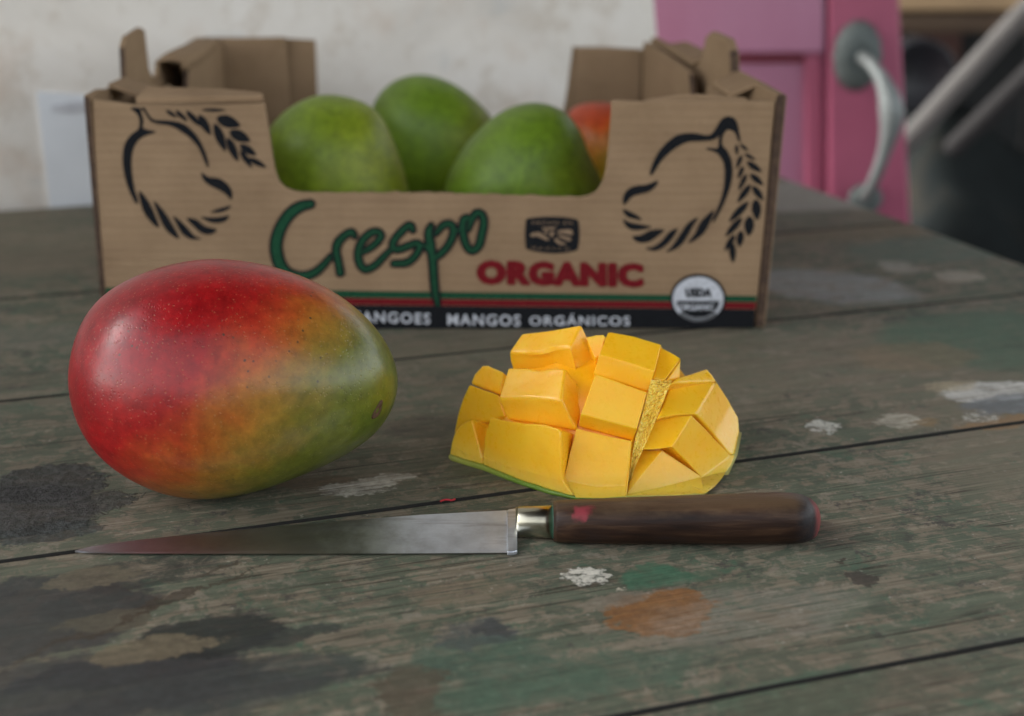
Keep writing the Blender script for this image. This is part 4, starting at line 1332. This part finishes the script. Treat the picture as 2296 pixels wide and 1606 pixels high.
def build_cut_mango():
    e = empty('mango_half', EC, 'opened half mango scored into yellow cubes, skin side down behind the knife handle', 'mango half')
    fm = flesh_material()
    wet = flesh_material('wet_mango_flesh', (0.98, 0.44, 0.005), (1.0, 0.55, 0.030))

    def P(p):
        x, y = zM((p[0], p[1]))
        if p[2] == 't':
            return onZ(x, y, 0.0012)
        q = hull(x, y, p[2])
        return q if q.z > 0.0012 else onZ(x, y, 0.0012)
    B = {
        'B1': [[(105, 960, 1), (125, 890, 1), (165, 830, 1), (205, 805, 1), (255, 785, 1), (330, 1062, .96), (200, 1030, .99)],
               [(92, 1042, 't'), (105, 960, 1), (200, 1030, .99), (330, 1062, .96), (332, 1112, 't'), (200, 1075, 't')],
               [(255, 785, 1), (352, 800, .86), (330, 1062, .96)]],
        'B2': [[(385, 765, 1), (470, 785, 1), (640, 815, .985), (640, 1150, .972), (334, 1062, .97), (345, 900, .99)],
               [(640, 815, .985), (780, 822, 1), (895, 855, 1), (910, 1225, .96), (640, 1150, .972)],
               [(334, 1062, .97), (640, 1150, .972), (620, 1232, 't'), (470, 1172, 't'), (332, 1114, 't')],
               [(640, 1150, .972), (910, 1225, .96), (1000, 1350, 't'), (820, 1297, 't'), (620, 1232, 't')],
               [(895, 855, 1), (988, 882, .86), (910, 1225, .96)]],
        'B3': [[(1010, 850, 1), (1210, 902, 1), (1405, 938, 1), (1385, 1140, 1), (1372, 1260, .99), (1150, 1265, .985), (914, 1224, .965), (960, 1030, .985)],
               [(914, 1224, .965), (1150, 1265, .985), (1372, 1260, .99), (1365, 1342, 't'), (1180, 1356, 't'), (1004, 1353, 't')],
               [(1405, 938, 1), (1435, 905, .86), (1395, 1150, .90), (1366, 1340, 't'), (1372, 1260, .99), (1385, 1140, 1)]],
        'B4': [[(1625, 1010, 1), (1480, 1012, .91), (1420, 1160, .93), (1374, 1325, .95), (1490, 1170, .985)],
               [(1625, 1010, 1), (1490, 1170, .985), (1374, 1325, .95), (1640, 1270, .985), (1908, 1200, .965), (1790, 1120, .985)],
               [(1374, 1325, .95), (1372, 1338, 't'), (1650, 1336, 't'), (1930, 1322, 't'), (1908, 1200, .965), (1640, 1270, .985)]],
        'B5': [[(235, 530, 1), (340, 570, .985), (445, 607, .95), (495, 765, .84), (360, 805, .86), (250, 800, .90), (150, 860, .97), (122, 900, .99), (150, 760, 1), (190, 630, 1)]],
        'B6': [[(515, 410, 1), (640, 412, 1.005), (740, 428, 1), (850, 412, 1.005), (930, 420, 1), (900, 648, 1), (660, 625, 1), (445, 638, 1)],
               [(445, 638, 1), (660, 625, 1), (900, 648, 1), (1006, 866, .84), (510, 785, .84)],
               [(930, 420, 1), (1075, 608, .84), (1006, 866, .84), (900, 648, 1)]],
        'B7': [[(1145, 455, 1), (1330, 520, 1), (1515, 585, 1), (1448, 855, 1), (1240, 800, 1), (1040, 745, 1)],
               [(1040, 745, 1), (1240, 800, 1), (1448, 855, 1), (1416, 938, .90), (1024, 834, .90)],
               [(1515, 585, 1), (1535, 600, .86), (1440, 930, .86), (1416, 938, .90), (1448, 855, 1)]],
        'B8': [[(1580, 775, .92), (1720, 762, .975), (1840, 755, 1), (1698, 985, 1), (1590, 1000, .95), (1480, 1004, .91)],
               [(1840, 755, 1), (1985, 905, .985), (2118, 1045, .965), (1910, 1204, .965), (1800, 1085, .975), (1698, 985, 1)],
               [(2118, 1045, .965), (2156, 1044, .985), (2125, 1115, .98), (2092, 1182, .975), (1910, 1204, .965)],
               [(1910, 1204, .965), (2092, 1182, .975), (2052, 1234, .97), (2010, 1274, .965), (1970, 1302, .965), (1934, 1323, .965)]],
        'B9': [[(330, 395, 1), (365, 392, 1), (410, 412, 1), (480, 440, .98), (455, 605, .90), (345, 566, .95), (245, 527, .98), (275, 455, 1)]],
        'B10': [[(620, 165, 1), (830, 140, 1), (1045, 100, 1), (965, 262, 1), (860, 272, 1), (770, 302, 1), (640, 305, 1), (520, 300, 1)],
                [(520, 300, 1), (640, 305, 1), (770, 302, 1), (860, 272, 1), (965, 262, 1), (1012, 430, .90), (930, 428, .86), (545, 425, .86), (525, 350, .95)],
                [(1045, 100, 1), (1100, 215, .93), (1146, 338, .86), (1076, 615, .82), (1012, 430, .90), (965, 262, 1)]],
        'B11': [[(1235, 160, 1), (1260, 157, 1), (1420, 186, 1), (1618, 245, 1), (1572, 440, 1), (1370, 370, 1), (1172, 318, 1)],
                [(1172, 318, 1), (1370, 370, 1), (1572, 440, 1), (1526, 582, .88), (1330, 520, .88), (1132, 455, .88)],
                [(1618, 245, 1), (1640, 300, .86), (1545, 590, .84), (1526, 582, .88), (1572, 440, 1)]],
        'B12': [[(1690, 527, .95), (1850, 522, .98), (2005, 516, 1), (1870, 747, 1), (1730, 755, .975), (1600, 778, .92)],
                [(2005, 516, 1), (1957, 417, 1), (2066, 578, 1), (2122, 670, .995), (2000, 895, .975), (1870, 747, 1)],
                [(2122, 670, .995), (2180, 770, .99), (2187, 880, .985), (2156, 1042, .985), (2120, 1044, .965), (2000, 895, .975)]],
        'B13': [[(1080, 195, 1), (1150, 178, 1), (1205, 177, 1), (1215, 190, 1), (1185, 320, .92), (1142, 345, .88)]],
        'B14': [[(1608, 256, .96), (1690, 298, .99), (1768, 345, 1), (1650, 505, .95), (1560, 490, .92)],
                [(1768, 345, 1), (1758, 508, .92), (1650, 510, .93)]],
        'B15': [[(1735, 485, .95), (1840, 455, .98), (1955, 415, 1), (2005, 515, 1), (1850, 520, .98), (1690, 526, .94)]],
    }
    cut_tex = bpy.data.textures.new('uneven_cut', 'CLOUDS')
    cut_tex.noise_scale = 0.011
    grain_tex = bpy.data.textures.new('flesh_grain', 'CLOUDS')
    grain_tex.noise_scale = 0.0022
    for nm, faces in B.items():
        v, f, idx = [], [], {}
        for fc in faces:
            ff = []
            for p in fc:
                key = (p[0], p[1])
                if key not in idx:
                    idx[key] = len(v)
                    v.append(P(p))
                ff.append(idx[key])
            f.append(ff)
        # knife cuts are flat: slide corners in depth until every cut face is plane
        dirs = [(p - CAM).normalized() for p in v]
        t0 = [(p - CAM).length for p in v]
        tt = list(t0)
        fixed = {idx[(p[0], p[1])] for fc in faces for p in fc if p[2] == 't'}
        for _ in range(120):
            pts = [CAM + dirs[i] * tt[i] for i in range(len(v))]
            acc = [[] for _ in v]
            for ff in f:
                if len(ff) < 4:
                    continue
                c_ = sum((pts[i] for i in ff), Vector((0, 0, 0))) / len(ff)
                n_ = Vector((0, 0, 0))
                for a_, b_ in zip(ff, ff[1:] + ff[:1]):
                    n_ += (pts[a_] - c_).cross(pts[b_] - c_)
                n_.normalize()
                for i in ff:
                    dn = dirs[i].dot(n_)
                    if abs(dn) > 0.18:
                        acc[i].append((c_ - CAM).dot(n_) / dn)
            for i, l in enumerate(acc):
                if l and i not in fixed:
                    g_ = tt[i] + 0.5 * (sum(l) / len(l) - tt[i])
                    tt[i] = min(max(g_, t0[i] - 0.006), t0[i] + 0.006)
        v = [CAM + dirs[i] * tt[i] for i in range(len(v))]
        for p in v:
            p.z = max(p.z, 0.0012)
        # close the piece towards its root in the flesh
        cnt = {}
        for ff in f:
            for a, b in zip(ff, ff[1:] + ff[:1]):
                k = (min(a, b), max(a, b))
                cnt.setdefault(k, []).append((a, b))
        cen = sum(v, Vector((0, 0, 0))) / len(v)
        root = EC + (cen - EC) * 0.30
        root.z = max(root.z, 0.004)
        ring = {}
        for k, l in cnt.items():
            if len(l) == 1:
                a, b = l[0]
                for q in (a, b):
                    if q not in ring:
                        ring[q] = len(v)
                        pt = v[q].lerp(root, 0.55)
                        pt.z = max(pt.z, 0.0014)
                        v.append(pt)
                f.append([b, a, ring[a], ring[b]])
        ri = len(v)
        v.append(root)
        for k, l in cnt.items():
            if len(l) == 1:
                a, b = l[0]
                f.append([ring[b], ring[a], ri])
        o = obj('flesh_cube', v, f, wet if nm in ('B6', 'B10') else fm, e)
        o.data.polygons.foreach_set('use_smooth', [True] * len(o.data.polygons))
        bevel(o, 0.0009, 3, 20)
        sd = o.modifiers.new('dense', 'SUBSURF')
        sd.subdivision_type = 'SIMPLE'
        sd.levels = sd.render_levels = 3
        for tex, st_ in ((cut_tex, 0.0004), (grain_tex, 0.00012)):
            dm = o.modifiers.new('uneven', 'DISPLACE')
            dm.texture = tex
            dm.texture_coords = 'LOCAL'
            dm.strength = st_
            dm.mid_level = 0.5
        o.modifiers.new('flat', 'WEIGHTED_NORMAL').weight = 80
    # flesh left under the cuts
    v, f = [], []
    nu, nv = 48, 16
    for j in range(nv + 1):
        ph = math.pi / 2 * j / nv
        for k in range(nu):
            th = 2 * math.pi * k / nu
            r_ = .82
            p = EC + Vector((ER[0] * r_ * math.cos(ph) * math.cos(th), ER[1] * r_ * math.cos(ph) * math.sin(th), 0.0016 + ER[2] * r_ * math.sin(ph)))
            p += (p - EC) * 0.06 * mnoise.noise(p * 90)
            v.append(p)
    for j in range(nv):
        for k in range(nu):
            f.append((j * nu + k, j * nu + (k + 1) % nu, (j + 1) * nu + (k + 1) % nu, (j + 1) * nu + k))
    f.append(tuple(range(nu - 1, -1, -1)))
    obj('flesh_core', v, f, flesh_material('deep_mango_flesh', (0.95, 0.42, 0.004), (0.97, 0.48, 0.008), 0.0), e, True)
    # torn fibres along the wide cut
    L = [(1366, 1342), (1398, 1140), (1425, 960), (1470, 800), (1520, 610), (1545, 500)]
    Rr = [(1380, 1320), (1425, 1150), (1490, 1000), (1590, 770), (1665, 580), (1700, 505)]
    n_ = 90
    m_ = 14
    Lc = catmull(L, 20, False)
    Rc = catmull(Rr, 20, False)
    v, f = [], []
    for i in range(n_ + 1):
        a = Lc[min(int(i / n_ * (len(Lc) - 1)), len(Lc) - 1)]
        b = Rc[min(int(i / n_ * (len(Rc) - 1)), len(Rc) - 1)]
        for k in range(m_ + 1):
            s = k / m_
            x, y = zM((a[0] + (b[0] - a[0]) * s, a[1] + (b[1] - a[1]) * s))
            sh = 0.965 - 0.035 * math.sin(math.pi * s) + 0.028 * mnoise.noise(Vector((i * .45, k * .55, 0))) + 0.016 * mnoise.noise(Vector((i * 1.3, k * 1.5, 3))) + random.uniform(-.009, .009)
            v.append(hull(x, y, sh))
    for i in range(n_):
        for k in range(m_):
            q = i * (m_ + 1) + k
            f.append((q, q + 1, q + m_ + 2, q + m_ + 1))
    fb = obj('torn_fibre_strip', v, f, flesh_material('fibrous_mango_flesh', (0.99, 0.68, 0.09), (1.0, 0.80, 0.22), 0.2), e, False)
    # skin below
    sm_ = NT('green_mango_peel')
    co = sm_.objco()
    sep = sm_.n.new('ShaderNodeSeparateXYZ')
    sm_.link(co, sep.inputs[0])
    nz = sm_.noise(co, 80, 4)
    xx = sm_.math('ADD', sep.outputs[0], sm_.math('MULTIPLY', sm_.math('SUBTRACT', nz, .5), .012))
    sm_.set(Base_Color=sm_.ramp(sm_.math('MULTIPLY_ADD', xx, 9.0, 0.5), [(0.0, (0.34, 0.36, 0.06)), (0.22, (0.15, 0.26, 0.03)), (0.5, (0.17, 0.29, 0.03)), (0.62, (0.50, 0.46, 0.09)), (1.0, (0.58, 0.54, 0.20))]), Roughness=0.35)
    rim = [((92, 1042), (88, 1062)), ((105, 1052), (108, 1082)), ((200, 1076), (200, 1112)), ((332, 1113), (335, 1152)), ((470, 1172), (470, 1205)), ((620, 1232), (620, 1262)), ((820, 1297), (815, 1325)), ((1000, 1350), (990, 1362)), ((1180, 1356), (1180, 1364)), ((1370, 1342), (1370, 1356)), ((1650, 1337), (1650, 1352)), ((1930, 1322), (1936, 1336))]
    v, f = [], []
    for a, b in rim:
        pa = onZ(*zM(a), 0.0013)
        pb = onZ(*zM(b), 0.0001)
        ctr = Vector((EC.x, EC.y, 0))
        pc = pb.lerp(ctr, 0.10)
        pd = pa.lerp(ctr, 0.10)
        v += [pa, pb, Vector((pc.x, pc.y, .0002)), Vector((pd.x, pd.y, .0011))]
    # the rest of the footprint, round the back
    rb = [(2010, 1272), (2092, 1182), (2156, 1042), (2188, 880)]
    for p in rb:
        q = hull(*zM(p), 1.0)
        lowp = Vector((q.x, q.y, 0)).lerp(Vector((EC.x, EC.y, 0)), .06)
        lowp.z = .0002
        out = q + (q - EC).normalized() * .0007
        v += [out, lowp.lerp(out, .25), lowp, lowp.lerp(Vector((EC.x, EC.y, .0003)), .1)]
    for k in range(1, 12):
        th = R(8 + 172 * k / 12)
        q = EC + Vector((ER[0] * .97 * math.cos(th), ER[1] * .97 * math.sin(th), .004))
        lowp = Vector((q.x, q.y, .0002))
        v += [q, lowp, lowp.lerp(Vector((EC.x, EC.y, .0003)), .08), q.lerp(Vector((EC.x, EC.y, .004)), .08)]
    n_ = len(v) // 4
    for i in range(n_):
        j = (i + 1) % n_
        for k in range(4):
            k2 = (k + 1) % 4
            f.append((i * 4 + k, i * 4 + k2, j * 4 + k2, j * 4 + k))
    obj('skin', v, f, sm_.m, e, True)


# ------------------------------------------------------------------ the knife
def build_knife():
    st = NT('worn_carbon_steel')
    co = st.objco()
    n = st.noise(st.mapping(co, scale=(14, 120, 120)), 1.0, 5, 0.65)
    n2 = st.noise(co, 60, 5, 0.65)
    n3 = st.noise(st.mapping(co, scale=(40, 700, 700)), 1.0, 3, 0.6)
    c = st.ramp(n2, [(0.3, (0.40, 0.41, 0.43)), (0.55, (0.56, 0.58, 0.61)), (0.75, (0.66, 0.68, 0.71))])
    c = st.mix(1.0, c, (1.22, 1.25, 1.30), 'MULTIPLY')
    sx = st.n.new('ShaderNodeSeparateXYZ')
    st.link(co, sx.inputs[0])
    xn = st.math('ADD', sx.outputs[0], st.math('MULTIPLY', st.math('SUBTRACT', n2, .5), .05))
    refl_mask = st.math('MULTIPLY', st.smooth(xn, -0.024, -0.062), st.smooth(xn, -0.152, -0.136))   # dark reflection of mango and crate put into the blade's colour
    c = st.mix(st.math('MULTIPLY', refl_mask, 0.72), c, (0.20, 0.18, 0.175))
    c = st.mix(st.math('MULTIPLY', st.smooth(n, 0.54, 0.70), 0.40), c, (0.14, 0.125, 0.12))
    st.set(Base_Color=c, Metallic=1.0, Roughness=st.math('ADD', 0.30, st.math('MULTIPLY', n, 0.24)))
    st.link(st.bump(n3, 0.10, 0.0002), st.b.inputs['Normal'])
    base = onZ(1100, 1210, 0.0)
    e = empty('kitchen_knife', (base.x, base.y, 0.0), 'old kitchen knife with a streaked steel blade and dark wooden handle, lying on the bench', 'knife')
    # blade: edge on the bench, spine raised
    ed = [(168, 1237), (200, 1240.5), (300, 1241.5), (450, 1242), (700, 1242), (950, 1241), (1142, 1239.5)]
    sp = [(168, 1234.5), (205, 1225), (300, 1212), (450, 1196), (700, 1173), (950, 1154), (1136, 1144.5)]
    hs = [0.0008, 0.0010, 0.0013, 0.0017, 0.0022, 0.0027, 0.0030]
    v, f = [], []
    for (a, b, h) in zip(ed, sp, hs):
        pe = onZ(*a, 0.0009)
        ps = onZ(*b, h + 0.0006)
        mid = pe.lerp(ps, 0.10)
        dn = Vector((0, 0.0004, -0.0008))
        th = min(0.0016, h * .6)
        v += [pe, mid + Vector((0, 0, .00012)), ps, ps - Vector((0, 0, th)), mid - Vector((0, 0, 0.0002 + th * .2))]
    n_ = len(ed)
    for i in range(n_ - 1):
        for k in range(5):
            k2 = (k + 1) % 5
            f.append((i * 5 + k, (i + 1) * 5 + k, (i + 1) * 5 + k2, i * 5 + k2))
    f.append((0, 1, 2, 3, 4))
    f.append(tuple((n_ - 1) * 5 + k for k in (4, 3, 2, 1, 0)))
    for p in v:
        p.z = max(p.z, 0.0003)
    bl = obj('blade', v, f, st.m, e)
    # bolster: raised collar at the heel
    v = []
    for (px, lo_, hi_) in ((1137, 1239.8, 1144), (1141, 1240.5, 1141.5), (1150, 1240.0, 1140.5), (1160, 1237.5, 1138.5)):
        pe = onZ(px, lo_, 0.0012)
        ps = onZ(px, hi_, 0.0052)
        v += [pe - Vector((0, 0, .0010)), pe + Vector((0, 0, .0006)), pe.lerp(ps, .5) + Vector((0, 0, .0010)), ps, ps + Vector((0, .0012, -.0030)), Vector((ps.x, ps.y - .004, .0006))]
    f = []
    for i in range(3):
        for k in range(6):
            k2 = (k + 1) % 6
            f.append((i * 6 + k, (i + 1) * 6 + k, (i + 1) * 6 + k2, i * 6 + k2))
    f.append(tuple(range(6)))
    f.append(tuple(18 + k for k in range(5, -1, -1)))
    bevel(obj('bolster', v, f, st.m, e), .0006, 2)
    # ferrule and handle lofted along one axis
    def loft(name, secs, mat, seg=28, par=e, sq=2.3):
        v, f = [], []
        for (px, yt, yb, squash) in secs:
            # silhouette top and bottom give centre and radius; the axis lies just above the bench
            r = (yb - yt) / 2 * 0.555 / FPX
            cpt = onZ(px, (yt + yb) / 2, max(r * 1.02, 0.0006))
            for k in range(seg):
                a_ = 2 * math.pi * k / seg
                ca, sa = math.cos(a_), math.sin(a_)
                ca = math.copysign(abs(ca) ** (2 / sq), ca)
                sa = math.copysign(abs(sa) ** (2 / sq), sa)
                v.append(cpt + Vector((0, 1, 0)) * (r * squash * ca) + Vector((0, 0, 1)) * (r * sa))
        n_ = len(secs)
        for i in range(n_ - 1):
            for k in range(seg):
                f.append((i * seg + k, i * seg + (k + 1) % seg, (i + 1) * seg + (k + 1) % seg, (i + 1) * seg + k))
        f.append(tuple(range(seg)))
        f.append(tuple((n_ - 1) * seg + k for k in range(seg)))
        o = obj(name, v, f, mat, par, True)
        return o
    fer = NT('dull_brass_ferrule')
    co = fer.objco()
    n = fer.noise(fer.mapping(co, scale=(60, 200, 200)), 1.0, 4)
    fer.set(Base_Color=fer.ramp(n, [(0.3, (0.36, 0.33, 0.24)), (0.7, (0.60, 0.58, 0.48))]), Metallic=1.0, Roughness=0.28)
    loft('ferrule', [(1156, 1139, 1201, 1.0), (1164, 1137.5, 1203, 1.0), (1200, 1136.5, 1204.5, 1.0), (1243, 1135, 1206, 1.0)], fer.m)
    wd = NT('dark_handle_wood')
    co = wd.objco()
    n = wd.noise(wd.mapping(co, scale=(26, 330, 330)), 1.0, 6, 0.62, 0.5)
    n2 = wd.noise(wd.mapping(co, scale=(40, 90, 90)), 1.0, 6, 0.65)
    n3 = wd.noise(wd.mapping(co, scale=(120, 1400, 1400)), 1.0, 3, 0.6)
    c = wd.ramp(n, [(0.28, (0.009, 0.005, 0.004)), (0.5, (0.027, 0.013, 0.008)), (0.74, (0.075, 0.040, 0.021))])
    sep = wd.n.new('ShaderNodeSeparateXYZ')
    wd.link(co, sep.inputs[0])
    # paler brown towards the upper side
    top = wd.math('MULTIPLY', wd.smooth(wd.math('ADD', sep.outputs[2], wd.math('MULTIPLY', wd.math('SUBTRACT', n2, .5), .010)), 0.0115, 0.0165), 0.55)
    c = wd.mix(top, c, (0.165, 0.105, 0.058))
    c = wd.mix(wd.math('MULTIPLY', wd.smooth(n2, 0.56, 0.70), 0.6), c, (0.020, 0.013, 0.012))
    hp = onZ(1840, 1165, .008) - Vector((base.x, base.y, 0))
    endm = wd.smooth(wd.math('ADD', sep.outputs[0], wd.math('MULTIPLY', wd.math('SUBTRACT', n2, .5), .010)), hp.x - .0042, hp.x - .0008)
    c = wd.mix(wd.math('MULTIPLY', wd.smooth(sep.outputs[0], hp.x - .012, hp.x - .004), .7), c, (0.020, 0.021, 0.026))
    c = wd.mix(wd.math('MULTIPLY', endm, 0.75), c, (0.30, 0.060, 0.060))
    for (px, py, z_, r1, r2) in ((1302, 1137, .0155, .0052, .0026), (1300, 1150, .013, .0022, .0030), (1372, 1124, .0175, .0022, .002)):
        q = onZ(px, py, z_) - Vector((base.x, base.y, 0))
        dv = wd.vmath('SUBTRACT', wd.vmath('ADD', co, wd.vmath('MULTIPLY', wd.vmath('SUBTRACT', wd.noisec(co, 220, 3), (.5, .5, .5)), (.006, .006, .006))), tuple(q))
        d_ = wd.vmath('LENGTH', wd.vmath('MULTIPLY', dv, (1 / r1, 1 / r2, 1 / r2)))
        c = wd.mix(wd.math('MULTIPLY', wd.smooth(d_, 1.45, 0.55), .80), c, (0.25, 0.040, 0.050))
    wd.set(Base_Color=c, Roughness=wd.math('ADD', 0.30, wd.math('MULTIPLY', n2, 0.25)), Specular_IOR_Level=0.22)
    wd.link(wd.bump(wd.math('ADD', n, wd.math('MULTIPLY', n3, .6)), 0.4, 0.0005), wd.b.inputs['Normal'])
    hs_ = [(1240, 1131, 1208, 1.0), (1241, 1127, 1212, 1.02), (1250, 1124.5, 1214, 1.04), (1300, 1122, 1216, 1.05), (1400, 1118.5, 1217, 1.05), (1500, 1115, 1217, 1.05), (1600, 1111.5, 1217.5, 1.05), (1700, 1108, 1217, 1.05), (1740, 1107, 1217, 1.05), (1775, 1108, 1216, 1.05), (1800, 1112, 1214, 1.03), (1817, 1119, 1209, 1.0), (1828, 1128, 1202, .95), (1835, 1140, 1190, .85), (1838.5, 1153, 1178, .7), (1839.5, 1160, 1170, .6)]
    loft('handle', hs_, wd.m, 32)
    # glue-green ring between ferrule and wood
    tg = simple('verdigris', (0.03, 0.11, 0.075), 0.6, 0.4, 500)
    loft('verdigris_ring', [(1238.5, 1134.2, 1206.8, 1.0), (1242.5, 1134.2, 1206.8, 1.0)], tg)


def build_bits():
    # a scrap of red thread in the seam
    p = [onZ(x, y, .0009) for x, y in ((988, 1124), (996, 1121), (1004, 1120.5), (1012, 1122), (1020, 1119.5))]
    v, f = tube(catmull([tuple(q) for q in p], 5, False), 0.00038, 8)
    tag(obj('thread_scrap', v, f, simple('red_thread', (0.45, 0.02, 0.03), 0.7, 0.2, 900), None, True, loc=p[2]), 'tiny scrap of red thread caught in the plank seam beside the knife', 'thread')


build_bench()
build_setting()
build_crate()
build_crate_mangoes()
build_hero()
build_cut_mango()
build_knife()
build_bits()
